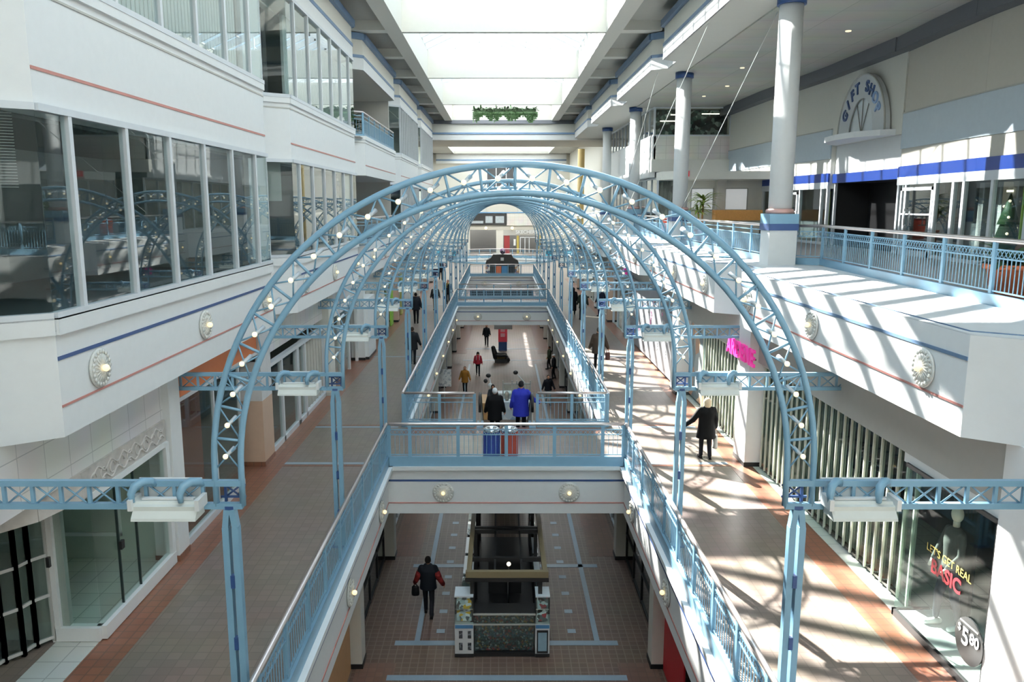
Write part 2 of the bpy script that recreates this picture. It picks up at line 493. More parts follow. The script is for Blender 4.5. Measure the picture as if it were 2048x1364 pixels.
# --- enclosing walls
for s in (-1, 1):
    n = 'wall_left' if s < 0 else 'wall_right'
    st(n, MB().box(*sorted((s*16, s*16.3)), -20, 116, -4.8, 14.4), GREYP)
    st(n, MB().box(*sorted((s*9.5, s*9.8)), 70.5, 113, 0, 14), CREAM)
st('wall_rear', MB().box(-16, 16, -20.3, -20, -4.8, 18), CREAM)
st('wall_left', MB().box(-10.6, -10.4, -18, 32.6, L3, 12.3), GREYI)
st('wall_left', MB().box(-10.6, -10.4, 46, 69, L3, 12.3), GREYI)
for y in (-8.3, 7.95, 21.05, 32.7, 45.4, 57.5):
    st('wall_left', MB().box(-10.5, -6.75, y-.06, y+.06, L3, 12.3), GREYI)
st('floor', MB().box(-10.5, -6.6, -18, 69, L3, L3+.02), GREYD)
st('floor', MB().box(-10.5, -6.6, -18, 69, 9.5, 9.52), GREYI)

# --- left hand glazing
def glazing(n, s, pts, z0, z1, muls, fw=.09, gl=GL, xm=XF, mat=ALU):
    root = bpy.data.objects.new('window_%d' % n, None); COL.objects.link(root); root['kind'] = 'structure'
    b = MB(); ribbon(b, pts, z0, z0+.09, fw+.03); ribbon(b, pts, z1-.09, z1, fw+.03)
    for y in muls: b.box(s*xm-fw*.6, s*xm+fw*.6, y-fw/2, y+fw/2, z0, z1)
    for p in (pts[0], pts[-1]): b.box(p[0]-.04, p[0]+.04, p[1]-.04, p[1]+.04, z0, z1)
    st('frame', b, mat, root)
    g = MB(); ribbon(g, pts, z0+.05, z1-.05, .012); st('glass', g, gl, root)
    return root
def baypts(s, k, x=XF, d=.6): 
    a, b = bay(k)
    return [(s*(x+d), a-.45), (s*x, a), (s*x, b), (s*(x+d), b+.45)]
wn = 2
for k in (-1, 0, 1, 3, 4):
    a, e = bay(k)
    if k < 2: mu = [a+.72+1.61*i for i in range(6)]
    else: mu = [a+.02+.88*i for i in range(12)]
    for z0, z1 in ((5.3, 7.97), (9.58, 12.28)):
        glazing(wn, -1, baypts(-1, k), z0, z1, mu); wn += 1
    if k < 4:                            # recessed piece between two bays
        nx = bay(k+1)[0]-.45
        for z0, z1 in ((5.3, 7.97), (9.58, 12.28)):
            st('wall_left', MB().box(-XN-.1, -XN, e+.45, nx, z0, z1), WHITE)
# sill walls below the glazing
b = MB()
for k in (-1, 0, 1, 3, 4): ribbon(b, baypts(-1, k), L3, 5.32, .12)
st('trim_8', b, WHITE)
# inside the left rooms: suspended ceilings with a few lamps, half-drawn blinds upstairs
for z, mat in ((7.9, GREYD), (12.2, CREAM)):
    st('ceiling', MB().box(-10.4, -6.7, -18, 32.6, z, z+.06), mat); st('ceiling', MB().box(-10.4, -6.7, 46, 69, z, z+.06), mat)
bl = M('pale_blind', '#c9cdca', .7)
for k in (0, 1):
    a, e = bay(k)
    b = MB()
    for i in range(56):
        if k == 1 and i < 10: continue
        b.box(-6.5, -6.42, a+.1+i*.172, a+.13+i*.172+.1, 9.7, 12.15)
    o = b.build('vertical_blind', bl)
    tag(o, 'pale vertical blind behind the top floor glazing of the %s bay' % ORD[k], 'blind', 'blinds in the upper offices')
for k in (0, 1):
    a, e = bay(k); b = MB()
    for i in range(26): b.bar((-6.72, a-.25, 7.86-i*.036), (-6.2, a+.12, 7.86-i*.036), .03, .004, up=(.3, .3, 1))
    if k: b.bar((-6.72, a-.25, 7.4), (-6.2, a+.12, 7.4), .02, 1.1)
    o = b.build('venetian_blind', bl if k == 0 else M('grey_roller', '#8f948f', .8)); tag(o, 'half lowered %s in the angled corner window of the %s office bay' % (('slatted blind', 'grey roller blind')[k], ORD[k]), 'blind')
# open galleries in the third left bay, two storeys
for z, h in ((L3, 7.97), (9.5, 12.25)):
    st('wall_left', MB().box(-9.3, -9.1, 32.7, 45.4, z, h), GREYP)
    st('floor', MB().box(-9.2, -5.9, 33.6, 44.8, z, z+.02), FL3)
    b = MB(); b.box(-9.08, -9.04, 35.2, 36.6, z, z+2.3); st('door_1', b, DARK)
    b = MB(); b.box(-9.08, -9.04, 39.4, 41.2, z, z+2.3); st('door_2', b, DARK)
    b = MB(); b.box(-9.06, -9.0, 36.8, 39.2, z+.2, z+2.4); st('wall_left', b, WHITE)
    st('wall_left', MB().box(-9.1, -6.2, 44.5, 44.7, z, h), GREYP)
    st('wall_left', MB().lathe([(.28, z), (.28, h)], (-8.0, 38, 0), 20), WHITE)
    st('trim_6', MB().lathe([(.33, h-.35), (.33, h-.12)], (-8.0, 38, 0), 20), SLATE)
st('trim_9', MB().box(-6.25, -6.1, 68.3, 68.5, 6, 12.2), NAVY)
# ------------------------------------------------------------------ right gallery with the gift shop
st('floor', MB().box(8.6, 16, -18, 47, L3, L3+.015), FL3)
st('ceiling', MB().box(7.6, 16, -18, 47.2, 12.2, 12.28), CEILP)
GW = [(12.9, 47.2), (12.95, 40.4), (13.2, 36), (13.35, 33.3)]
GW2 = [(13.4, 27.6), (13.2, 25), (13.05, 22.5), (13.05, 20), (13.25, 17), (13.6, 14), (14, 11)]
def wallrib(name, pts, z0, z1, mat, t=.2, dx=0.):
    b = MB(); ribbon(b, [(x+dx, y) for x, y in pts], z0, z1, t); return st(name, b, mat)
for P in (GW, GW2):
    wallrib('wall_right', P, 7.4, 12.3, BEIGE if P is GW2 else CREAM, .2, .1)
    wallrib('trim_10', P, 7.66, 8.02, ROYAL, .08, -.03)
    wallrib('trim_11', P, 7.4, 7.66, ALU, .1, -.02)
    wallrib('trim_12', P, 8.6, 9.75, M('pale_blue_panel', '#b9c6cf', .5), .05, -.02)
    wallrib('trim_13', P, 9.75, 9.79, GREYP, .08, -.03)
    wallrib('trim_7', P, 11.75, 12.2, COVE, .5, -.2)
wallrib('wall_right', [(13.35, 33.3), (13.35, 27.6)], 9.1, 12.3, CREAM, .2, .1)
wallrib('trim_7', [(13.35, 33.3), (13.35, 27.6)], 11.75, 12.2, COVE, .5, -.2)
wallrib('trim_10', [(13.5, 33.3), (13.5, 27.6)], 7.62, 7.98, ROYAL, .08, 0)
wallrib('wall_right', [(13.6, 33.3), (13.6, 27.6)], 7.98, 9.15, WHITE, .1, 0)
wallrib('wall_right', [(14.0, 47), (14.0, 11)], L3, 5.2, DARK, .1, 2.0)
st('wall_right', MB().box(15.7, 15.8, 9, 47, L3, 12.2), GREYD)
# arched gift shop sign over the entrance, with its canopy shelf
gs = thing('arched_shop_sign', 'arched white GIFT SHOP sign with a half round fan window', 'sign', (13.25, 30.3, 9.3))
def ell(a, h, n=24): return [(a*cos(PI*i/n), h*sin(PI*i/n)) for i in range(n+1)]
outer = ell(1.95, 2.15); inner = ell(1.0, 1.3)
poly = [(30.3+y, 9.3+z) for y, z in outer]+[(30.3+y, 9.3+z) for y, z in reversed(inner)]
MB().prism(poly, 13.12, 13.3, 'x').build('sign_panel', M('sign_white', '#ccd0d2', .5), gs)
MB().path([(13.11, 30.3+y, 9.3+z) for y, z in outer], .035, 6).build('rim', GREYP, gs)
MB().prism([(30.3+y, 9.3+z) for y, z in inner], 13.2, 13.24, 'x').build('fan_window', M('fan_panes', '#dfe6ea', .35), gs)
b = MB()
for g in (30, 60, 90, 120, 150)[::1]:
    if g in (60, 90, 120): b.bar((13.17, 30.3, 9.3), (13.17, 30.3+1.0*cos(radians(g)), 9.3+1.3*sin(radians(g))), .025, .025, up=(1, 0, 0))
b.path([(13.17, 30.3+y, 9.3+z) for y, z in inner], .022, 6)
b.build('glazing_bar', M('dark_bar', '#6d6c6a', .5), gs)
tx = 'GIFT SHOP'
for i, ch in enumerate(tx):
    if ch == ' ': continue
    g = radians(153-15.7*i)          # reads from the far side to the near side of the arch
    t = text('letter', ch, NAVY if i < 7 else M('letter_blue%d' % i, '#7f9cc4', .5), (13.1, 30.3-1.48*cos(g), 9.3+1.72*sin(g)), .56, (0, 0, 0), .02, gs, off=.014)
    t.rotation_euler = (Matrix.Rotation(-PI/2, 3, 'Z') @ Matrix.Rotation(PI/2, 3, 'X') @ Matrix.Rotation((g-PI/2)*.75, 3, 'Z')).to_euler()
cn = thing('entrance_canopy', 'white curved canopy shelf under the arched gift shop sign', 'canopy', (13.3, 30.3, 9.1))
MB().prism([(13.4, 28.0), (13.4, 32.9), (12.9, 32.6), (12.35, 31.6), (12.2, 30.3), (12.35, 29.0), (12.9, 28.2)], 9.1, 9.3).build('canopy_slab', WHITE, cn)
# shopfront: frames, panes, two pairs of doors
def shopfront(n, pts, muls, z0, z1, x_of):
    root = bpy.data.objects.new('window_%d' % n, None); COL.objects.link(root); root['kind'] = 'structure'
    b = MB()
    for y in muls: b.box(x_of(y)-.06, x_of(y)+.06, y-.06, y+.06, z0, z1)
    ribbon(b, pts, z0, z0+.12, .12); st2 = b.build('frame', ALU, root)
    g = MB(); ribbon(g, pts, z0+.1, z1, .012); g.build('glass', GL, root)
def xof(P):
    def f(y):
        for (x0, y0), (x1, y1) in zip(P[:-1], P[1:]):
            if min(y0, y1) <= y <= max(y0, y1): return x0+(x1-x0)*(y-y0)/(y1-y0)
        return P[0][0]
    return f
shopfront(20, GW, (40.3, 38.8, 37.5, 36.0, 33.9, 33.35), L3, 7.4, xof(GW))
shopfront(21, GW2, (27.5, 26.9, 24.8, 23.7, 23.1, 21.7, 20.2, 18.7, 17.2, 15.5, 13.5), L3, 7.4, xof(GW2))
b = MB(); b.box(13.55, 13.65, 33.2, 33.35, L3, 7.7); b.box(13.55, 13.65, 27.55, 27.7, L3, 7.7); st('door_3', b, ALU)
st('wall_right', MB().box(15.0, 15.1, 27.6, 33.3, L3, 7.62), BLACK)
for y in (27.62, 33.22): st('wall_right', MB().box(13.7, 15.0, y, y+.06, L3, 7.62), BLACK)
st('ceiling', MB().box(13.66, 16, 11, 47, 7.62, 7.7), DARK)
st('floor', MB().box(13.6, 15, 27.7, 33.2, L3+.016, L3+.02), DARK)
st('wall_right', MB().box(13.2, 13.4, -18, 11, L3, 12.2), WHITE)
def door(y0, y1, x, lab):
    d = bpy.data.objects.new('door_4', None); COL.objects.link(d); d['kind'] = 'structure'
    b = MB(); b.box(x-.09, x-.03, y0, y0+.1, L3, 7.3); b.box(x-.09, x-.03, y1-.1, y1, L3, 7.3); b.box(x-.09, x-.03, y0, y1, 7.2, 7.3); b.box(x-.09, x-.03, y0, y1, L3, L3+.2)
    b.box(x-.085, x-.035, y0, y1, 6.42, 6.47)
    b.build('frame', ALU, d)
    ym = (y0+y1)/2+.25
    for yy in (ym-.16, ym+.16):
        h = MB(); s = 1 if yy > ym else -1
        h.path([(x-.09, yy, 6.62), (x-.2, yy, 6.6), (x-.2, yy, 6.1), (x-.09, yy, 6.08)], .025, 6)
        h.path([(x-.2, yy-s*.1, 6.6), (x-.2, yy, 6.62), (x-.2, yy, 6.08), (x-.2, yy-s*.1, 6.1)], .02, 6)
        h.build('handle', CHROME, d)
door(24.85, 26.85, 13.2, ''); door(36.05, 37.5, 13.15, '')
cur = M('lime_curtain', '#b9d06a', .7, noise=.2); curw = M('pale_curtain', '#b9c4c4', .7)
for y in (21.2, 20.75, 19.9, 38.6, 34.2):
    b = MB()
    for i in range(7): b.box(13.75+.03*(i % 2), 13.8+.03*(i % 2), y+i*.05, y+i*.05+.05, L3+.1, 7.3)
    o = b.build('curtain', curw if y in (20.75,) else cur); tag(o, 'long %s curtain inside the gift shop glass at %s' % ('pale' if y == 20.75 else 'lime green', {21.2: 'the wide pane', 20.75: 'the wide pane', 19.9: 'the pane nearest the viewer', 38.6: 'the far double door', 34.2: 'the pane before the entrance'}[y]), 'curtain')
# partitions seen as pale uprights inside
b = MB()
for y in (24.2, 23.3, 22.6, 29.0): b.box(14.3, 14.6, y, y+.25, L3, 7.4)
st('wall_right', b, GREYP)
for i, (y, z) in enumerate(((22.9, 7.1), (21.3, 7.15))):
    o = MB().box(14.2, 14.9, y-.08, y+.08, z, z+.06).build('ceiling_light', BULBW); tag(o, 'lit tube light inside the gift shop behind the %s' % ('small tree', 'striped curtains')[i], 'light')
xt = thing('decorated_tree', 'small dark tree hung with warm lights inside the gift shop', 'tree', (14.1, 22.6, L3))
MB().lathe([(.42, L3+.35), (.2, L3+1.1), (.28, L3+1.1), (.02, L3+1.95)], (14.1, 22.6, 0), 14).build('foliage', LEAFD, xt)
MB().lathe([(.05, L3+.02), (.05, L3+.5)], (14.1, 22.6, 0), 8).build('trunk', WOOD, xt)
for i in range(9):
    z = .55+i*.15; g = i*2.1; r = .36*(1.95-z)/1.6+.05
    MB().ball((14.1+r*cos(g)-.02, 22.6+r*sin(g), L3+z), .04, n=8).build('light', BULB, xt)

# end of the gallery, facing the viewer
YE = 46.6
st('wall_right', MB().box(8.6, 13.2, YE, YE+.2, 8.75, 10.6), WTILEX)
st('wall_right', MB().box(8.45, 13.2, YE-.25, YE+.2, 8.6, 9.3), CREAM)
st('wall_right', MB().box(10.6, 13.3, YE, YE+.2, L3, 8.6), CREAM)
b = MB(); b.box(8.6, 13, YE-.02, YE+.02, 10.6, 10.68); b.box(8.6, 13, YE-.02, YE+.02, 12.12, 12.2)
for x in (8.6, 12.9): b.box(x-.05, x+.05, YE-.04, YE+.04, 10.6, 12.2)
w = st('window_22', b, ALU)
st('window_23', MB().box(8.6, 12.9, YE-.006, YE+.006, 10.68, 12.12), GL)
st('wall_right', MB().box(8.7, 13, YE+1.6, YE+1.7, 10.6, 12.2), clutter('shelved_goods', ['#14181a', '#1d2a2a', '#20201c', '#3d5a50', '#101010', '#6d7f78', '#181c1e', '#2c3f3a', '#9aa8a2'], 5))
for i, (x, z) in enumerate(((9.7, 11.85), (11.5, 11.9), (9.1, 11.5))):
    o = MB().box(x, x+1.0, YE+.9, YE+1.0, z, z+.05).build('ceiling_light', BULBW); tag(o, '%s tube light glowing in the shelved room above the canopy' % ORD[i], 'light', 'tube lights in the shelved room')
YL = 40.4                                # lift lobby wall below its canopy
st('wall_right', MB().box(9.0, 12.95, YL, YL+.2, L3, 8.3), CREAM)
st('wall_right', MB().box(10.55, 10.95, YL-.5, YL, L3, 8.0), BEIGE)
ca = thing('entry_canopy', 'cream flat canopy with slanted corner over the lift lobby', 'canopy', (10, 39.4, 8.0))
MB().prism([(7.6, YL), (7.6, 39.0), (8.1, 38.4), (12.95, 38.4), (12.95, YL)], 7.95, 8.32).build('canopy_slab', CREAM, ca)
ex = thing('exit_sign', 'small red EXIT sign on the cream lobby canopy', 'sign', (8.45, 38.36, 8.2))
MB().cbox((8.45, 38.36, 8.2), (.62, .06, .26)).build('sign_box', M('exit_red', '#cf2f3c', .5, emit=.2), ex)
text('lettering', 'EXIT', WHITE, (8.45, 38.325, 8.2), .2, (PI/2, 0, 0), .003, ex)
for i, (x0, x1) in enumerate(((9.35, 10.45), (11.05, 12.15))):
    nb = thing('notice_board', 'white notice board with an added glow on the %s half of the lobby wall' % ('shaded', 'sunlit')[i], 'board', (x0, YL-.05, 6.9))
    MB().box(x0, x1, YL-.08, YL-.03, 6.5, 7.55).build('board', M('board_added_glow%d' % i, '#f4f7f8', .25, noise=.05, emit=.45), nb)  # faint glow added to the board surface, no lamp behind it
    b = MB()
    for x in (x0, x1): b.cbox((x, YL-.09, 7.02), (.05, .05, 1.1))
    for z in (6.5, 7.55): b.cbox(((x0+x1)/2, YL-.09, z), (x1-x0, .05, .05))
    b.build('frame', GREYP, nb)
bn = thing('wooden_counter', 'warm wooden counter below the notice boards in the lobby', 'counter', (11.5, 39.5, L3))
MB().box(10.3, 12.6, 39.2, 39.8, 6.0, 6.5).build('top', M('honey_wood', '#c08a48', .45, noise=.2, scale=14), bn); MB().box(10.5, 12.5, 39.3, 39.75, L3+.02, 6.0).build('base', CREAM, bn)
# inner corner block of the rooms beyond, glass line along the void
st('wall_right', MB().box(8.5, 8.7, YE, 69, 8.6, 10.6), WHITE)
st('wall_right', MB().box(8.35, 8.7, YE, 69, 8.3, 8.75), WHITE)
glazing(24, 1, [(8.6, YE), (8.6, 68.9)], 10.6, 12.25, [YE+1.5*i for i in range(15)], xm=8.6)
glazing(25, 1, [(8.9, YE), (8.9, 68.9)], L3, 8.3, [YE+1.8*i for i in range(13)], xm=8.9)
st('wall_right', MB().box(11, 11.2, YE+2, 69, L3, 12.2), clutter('far_rooms', ['#3a4644', '#242a2a', '#5a645c', '#1c2020', '#7c847a', '#303a36'], 1.6))
st('wall_right', MB().box(8.7, 11, YE+.3, 69, 8.3, 8.6), GREYD)

for i in range(6): st('wall_right', MB().box(13.19, 13.2, -16+i*4.4, -13.5+i*4.4, L3, 7.6), DARK)
# --- round columns
def column(i, y):
    c = thing('round_column', '%s tall white round column on a square pedestal along the upper gallery' % ORD[i], 'column', (7.62, y, L3), 'gallery columns')
    x = 7.62
    MB().box(x-.38, x+.38, y-.38, y+.38, L3, L3+.95).build('pedestal', WHITE, c)
    MB().box(x-.41, x+.41, y-.41, y+.41, L3+.95, L3+1.13).build('navy_band', NAVY, c)
    MB().box(x-.4, x+.4, y-.4, y+.4, L3+1.13, L3+1.4).build('plinth', BLUE, c)
    MB().lathe([(.35, L3+1.4), (.38, L3+1.44), (.38, L3+1.5), (.33, L3+1.54)], (x, y, 0), 28).build('ring', M('rose_ring%d' % i, '#c9a29c', .5), c)
    MB().lathe([(.315, L3+1.5), (.315, 12.0)], (x, y, 0), 28).build('shaft', WHITE, c)
    MB().lathe([(.38, 12.0), (.38, 12.24)], (x, y, 0), 28).build('capital', NAVY, c)
for i, y in enumerate((22.45, 35.0, 47.2, 59.4)): column(i, y)
st('wall_right', MB().lathe([(.33, 0), (.33, 12)], (7.6, 78, 0), 16), M('yellow_column', '#cdb67c', .6))
# small ceiling spots on the right
for i, (x, y) in enumerate(((10.9, 26.6), (10.4, 38.5), (9.6, 33.5), (11.4, 33), (9.2, 43.5), (10.2, 42))):
    o = MB().lathe([(.09, 12.17), (.09, 12.21)], (x, y, 0), 12).build('ceiling_spot', BULB); tag(o, '%s small round lit spot in the gallery ceiling' % ORD[i], 'light', 'gallery ceiling spots')
# steel cables bracing from roof to gallery
for i, (p, q) in enumerate((((7.8, 24, 12.25), (7.62, 34.8, 6.5)), ((6.3, 22.5, 13.6), (6.05, 40, 6.4)), ((6.5, 35, 12.3), (7.3, 46.9, 8.5)))):
    o = MB().tube(p, q, .014, n=6).build('steel_cable', M('cable%d' % i, '#cfd2cf', .4)); tag(o, ('slack pale cable from the ceiling to the second gallery column', 'thin cable running from the roof band past the second column', 'thin cable between the far gallery columns')[i], 'cable')

# ------------------------------------------------------------------ walkway shops, left side
st('wall_left', MB().box(-11.3, -11.1, -18, 74, 0, 3.7), GREYD); st('wall_right', MB().box(11.1, 11.3, -18, 74, 0, 3.7), GREYD)
for s in (-1, 1):
    for y in (11.6, 14.6, 20.5, 28, 33.8, 40.2, 46.2, 52.4, 58.5, 64.6):
        if (s, y) in ((1, 11.6), (1, 14.6)): continue
        st('wall_left' if s < 0 else 'wall_right', MB().box(*sorted((s*6.9, s*11.2)), y-.05, y+.05, 0, 3.7), GREYI)
# marble band, white framed show window and its room
b = MB(); ribbon(b, [(-6.41, 14.3), (-6.41, 11.3), (-6.6, 10.5), (-7.05, 9.9), (-7.7, 9.5)], 2.4, 2.82, .06); st('trim_14', b, MARB)
b = MB()
for (a_, z_) in ((2.52, 1), (2.7, -1)):
    b.path([(-6.375, 14.2-i*.06, a_+.055*sin(i*.9)*z_) for i in range(44)], .016, 5)
for i in range(9): b.path([(-6.375, 14.05-i*.3+.09*cos(g), 2.61+.09*sin(g)) for g in [.5*j for j in range(11)]], .013, 5)
st('trim_14', b, M('marble_relief', '#cfcbc6', .35, noise=.2))
b = MB(); ribbon(b, [(-6.41, 14.3), (-6.41, 11.55)], 0.02, .24, .16); ribbon(b, [(-6.41, 11.55), (-7.1, 11.55)], .02, .24, .16)
ribbon(b, [(-6.41, 14.3), (-6.41, 11.55)], 2.32, 2.42, .1)
for x, y in ((-6.41, 14.25), (-7.08, 11.55)): b.box(x-.07, x+.07, y-.07, y+.07, 0, 2.4)
wroot = st('window_26', b, WHITE)
b = MB(); ribbon(b, [(-6.41, 14.2), (-6.41, 11.56)], .24, 2.34, .014); ribbon(b, [(-6.42, 11.55), (-7.05, 11.55)], .24, 2.34, .014)
st('window_27', b, GLS)
b = MB(); 
for y in (12.3, 12.95): b.box(-6.43, -6.39, y-.012, y+.012, .24, 2.34)
st('window_28', b, M('pane_joint', '#1d2b2a', .3))
MINT = M('mint_grey_wall', '#b9c4b9', .7)
st('wall_left', MB().box(-9.4, -9.3, 11.6, 14.6, 0, 3), MINT)
st('wall_left', MB().box(-9.3, -6.5, 14.42, 14.5, 0, 3), MINT)
b = MB()
for z0, z1, x0, x1 in ((.5, 1.9, -8.6, -7.4),):
    for bx in ((x0, x0+.06, z0, z1), (x1-.06, x1, z0, z1), (x0, x1, z0, z0+.06), (x0, x1, z1-.06, z1)): b.box(bx[0], bx[1], 14.38, 14.43, bx[2], bx[3])
st('trim_15', b, WHITE)
st('floor', MB().box(-9.3, -6.5, 11.6, 14.45, .0, .03), FGREY)
b = MB()
for i in range(20): b.box(-9.29, -9.25, 11.8, 13.2, .9+i*.09, .95+i*.09)
o = b.build('slat_panel', GREYI); tag(o, 'dark slatted display panel on the back wall of the empty show window', 'panel')
o = MB().box(-9.28, -8.5, 11.7, 12.9, .03, .75).build('low_plinth', BLACK); tag(o, 'low black plinth under the slatted panel of the empty shop', 'plinth')
o = MB().cbox((-6.37, 12.32, 1.25), (.05, .1, .14)).build('glass_lock', BLACK); tag(o, 'small black lock on the show window glass edge', 'lock')
# folding gate at the curved corner
fg = thing('folding_gate', 'folding grille gate of dark glass panels closing the curved shop corner', 'gate', (-7.4, 10.6, 0))
gp = [(-7.12, 11.5), (-7.28, 11.28), (-7.34, 11.05), (-7.5, 10.85), (-7.55, 10.6), (-7.74, 10.42), (-7.8, 10.15), (-8.0, 9.98), (-8.08, 9.72), (-8.3, 9.5)]
for p, q in zip(gp[:-1], gp[1:]):
    b = MB(); P = Vector((*p, 0)); Q = Vector((*q, 0))
    for c in (P, Q): b.box(c.x-.03, c.x+.03, c.y-.03, c.y+.03, .03, 2.4)
    for z in (.1, .8, 1.45, 2.3): b.bar(P+Vector((0, 0, z)), Q+Vector((0, 0, z)), .035, .05)
    f = b.build('gate_leaf', M('gate_grey', '#b9bab8', .45) if p == gp[0] else bpy.data.materials['gate_grey'], fg)
    g = MB(); g.bar(P+Vector((0, 0, 1.2)), Q+Vector((0, 0, 1.2)), .012, 2.3); g.build('pane', GLS, f)
MB().cbox((-7.08, 11.46, 1.35), (.05, .07, .16)).build('lock', BLACK, fg)
st('wall_left', MB().box(-10, -9.8, 6, 11.5, 0, 3), DARK)
# pillars
def pillar(name, x0, x1, y0, y1, h, up, low=None, zl=0., base=BLACK):
    o = MB().box(x0, x1, y0, y1, max(zl, .12), h)
    st(name, o, up)
    if low is not None: st(name, MB().box(x0, x1, y0, y1, .12, zl), low)
    st('baseboard_left' if x0 < 0 else 'baseboard_right', MB().box(x0-.012, x1+.012, y0-.012, y1+.012, 0, .12), base)
TANP = M('tan_pillar', '#b89f8c', .5, noise=.06)
pillar('wall_left', -6.75, -6.3, 14.35, 14.85, 3.75, WHITE, base=F2B)
pillar('wall_left', -6.95, -6.3, 20.0, 20.9, 3.75, M('marble_white', '#d5d6d6', .4, noise=.1), TANP, 1.75, F2B)
pillar('wall_left', -6.6, -5.95, 34.6, 36.6, 2.7, WHITE)
pillar('wall_left', -6.7, -6.2, 27.8, 28.6, 3.75, CREAM, base=GREYP)
# orange fronted shop
st('wall_left', MB().box(-6.5, -6.38, 14.9, 20.0, 3.05, 3.76), ORANGE)
st('trim_16', MB().box(-6.52, -6.36, 14.9, 20.0, 2.98, 3.06), ALU)
b = MB(); b.box(-6.5, -6.38, 14.9, 18.6, 0, .16)
for y in (16.9, 18.6): b.box(-6.46, -6.4, y-.03, y+.03, .1, 3.0)
st('window_29', b, ALU)
st('window_30', MB().box(-6.446, -6.434, 14.9, 18.6, .16, 3.0), GLS)
st('wall_left', MB().box(-7.6, -7.45, 16.8, 18.8, 0, 2.5), M('brown_panel', '#7a4636', .6))
st('wall_left', MB().box(-9.5, -9.4, 14.9, 20.4, 0, 3.6), DARKB)
st('wall_left', MB().box(-9.4, -7, 20.3, 20.4, 0, 3.6), M('grey_panel', '#7a807c', .7))
b = MB(); b.box(-9.3, -8.2, 15.2, 17, .02, .95); o = b.build('shop_counter', DARKB); tag(o, 'dark brown counter inside the orange fronted shop', 'counter')
for i, (x, y) in enumerate(((-7.0, 15.5), (-7.1, 16.3))):
    l = thing('pendant_lamp', '%s shaded pendant lamp glowing under the orange shop front' % ORD[i], 'lamp', (x, y, 2.75), 'pendants in the orange shop')
    MB().lathe([(.05, 2.9), (.14, 2.75)], (x, y, 0), 14).build('shade', WHITE, l); MB().ball((x, y, 2.76), .07).build('bulb', BULB, l); MB().tube((x, y, 2.9), (x, y, 3.7), .012).build('cord', BLACK, l)
# dark slot, windows and folding gate beyond the tan pillar
st('wall_left', MB().box(-9, -8.9, 20.9, 28, 0, 3), GREYD)
b = MB()
for y in (21.0, 22.3, 24.0, 24.15, 25.0, 27.8): b.box(-6.5, -6.38, y-.06, y+.06, 0, 2.5)
b.box(-6.5, -6.38, 20.95, 27.8, 0, .14); b.box(-6.52, -6.36, 20.95, 27.8, 2.42, 2.52)
st('window_31', b, ALU)
st('window_32', MB().box(-6.446, -6.434, 20.95, 24.9, .14, 2.42), GLS)
def slat_gate(name, label, pts, z0, z1, pitch=.16, a=ALU, amp=.06):
    g = thing(name, label, 'gate', (pts[0][0], pts[0][1], z0))
    P = Vector((*pts[0], 0)); Q = Vector((*pts[1], 0)); d = (Q-P); L = d.length; d.normalize(); n = Vector((d.y, -d.x, 0))
    k = int(L/pitch); b = MB(); c = MB()
    for i in range(k+1):
        p = P+d*(i*L/k)+n*(amp if i % 2 else -amp)
        b.box(p.x-.02, p.x+.02, p.y-.02, p.y+.02, z0, z1)
        if i < k:
            q = P+d*((i+1)*L/k)+n*(-amp if i % 2 else amp)
            (c if i % 2 else b).bar(p+Vector((0, 0, (z0+z1)/2)), q+Vector((0, 0, (z0+z1)/2)), .012, z1-z0-.1)
    b.build('slats', a, g); c.build('panes', GLS, g)
    t = MB(); t.bar(P+Vector((0, 0, z1+.03)), Q+Vector((0, 0, z1+.03)), .2, .06); t.build('top_track', a, g)
    t = MB(); t.bar(P+Vector((0, 0, z0+.02)), Q+Vector((0, 0, z0+.02)), .1, .04); t.build('floor_track', M('dark_track', '#4b4740', .5) if 'dark_track' not in bpy.data.materials else bpy.data.materials['dark_track'], g)
    return g
GSL = M('green_white_slat', '#c6cbbd', .45)
slat_gate('folding_gate', 'dark folding gate behind the white shop post beyond the tan pillar', [(-6.55, 25.1), (-6.55, 27.7)], .05, 2.4, .2, GREYP)
o = thing('mannequin', 'white mannequin in dark clothes in the narrow dark shop slot', 'mannequin', (-7.1, 21.6, 0))
MB().loft([(-7.1, 21.6, .02, .1, .1), (-7.1, 21.6, .8, .15, .13), (-7.1, 21.6, 1.0, .13, .1), (-7.1, 21.6, 1.4, .2, .12), (-7.1, 21.6, 1.5, .06, .06)]).build('clothes', BLACK, o)
MB().ball((-7.1, 21.6, 1.65), .1, .11, .14).build('head', MANN, o)
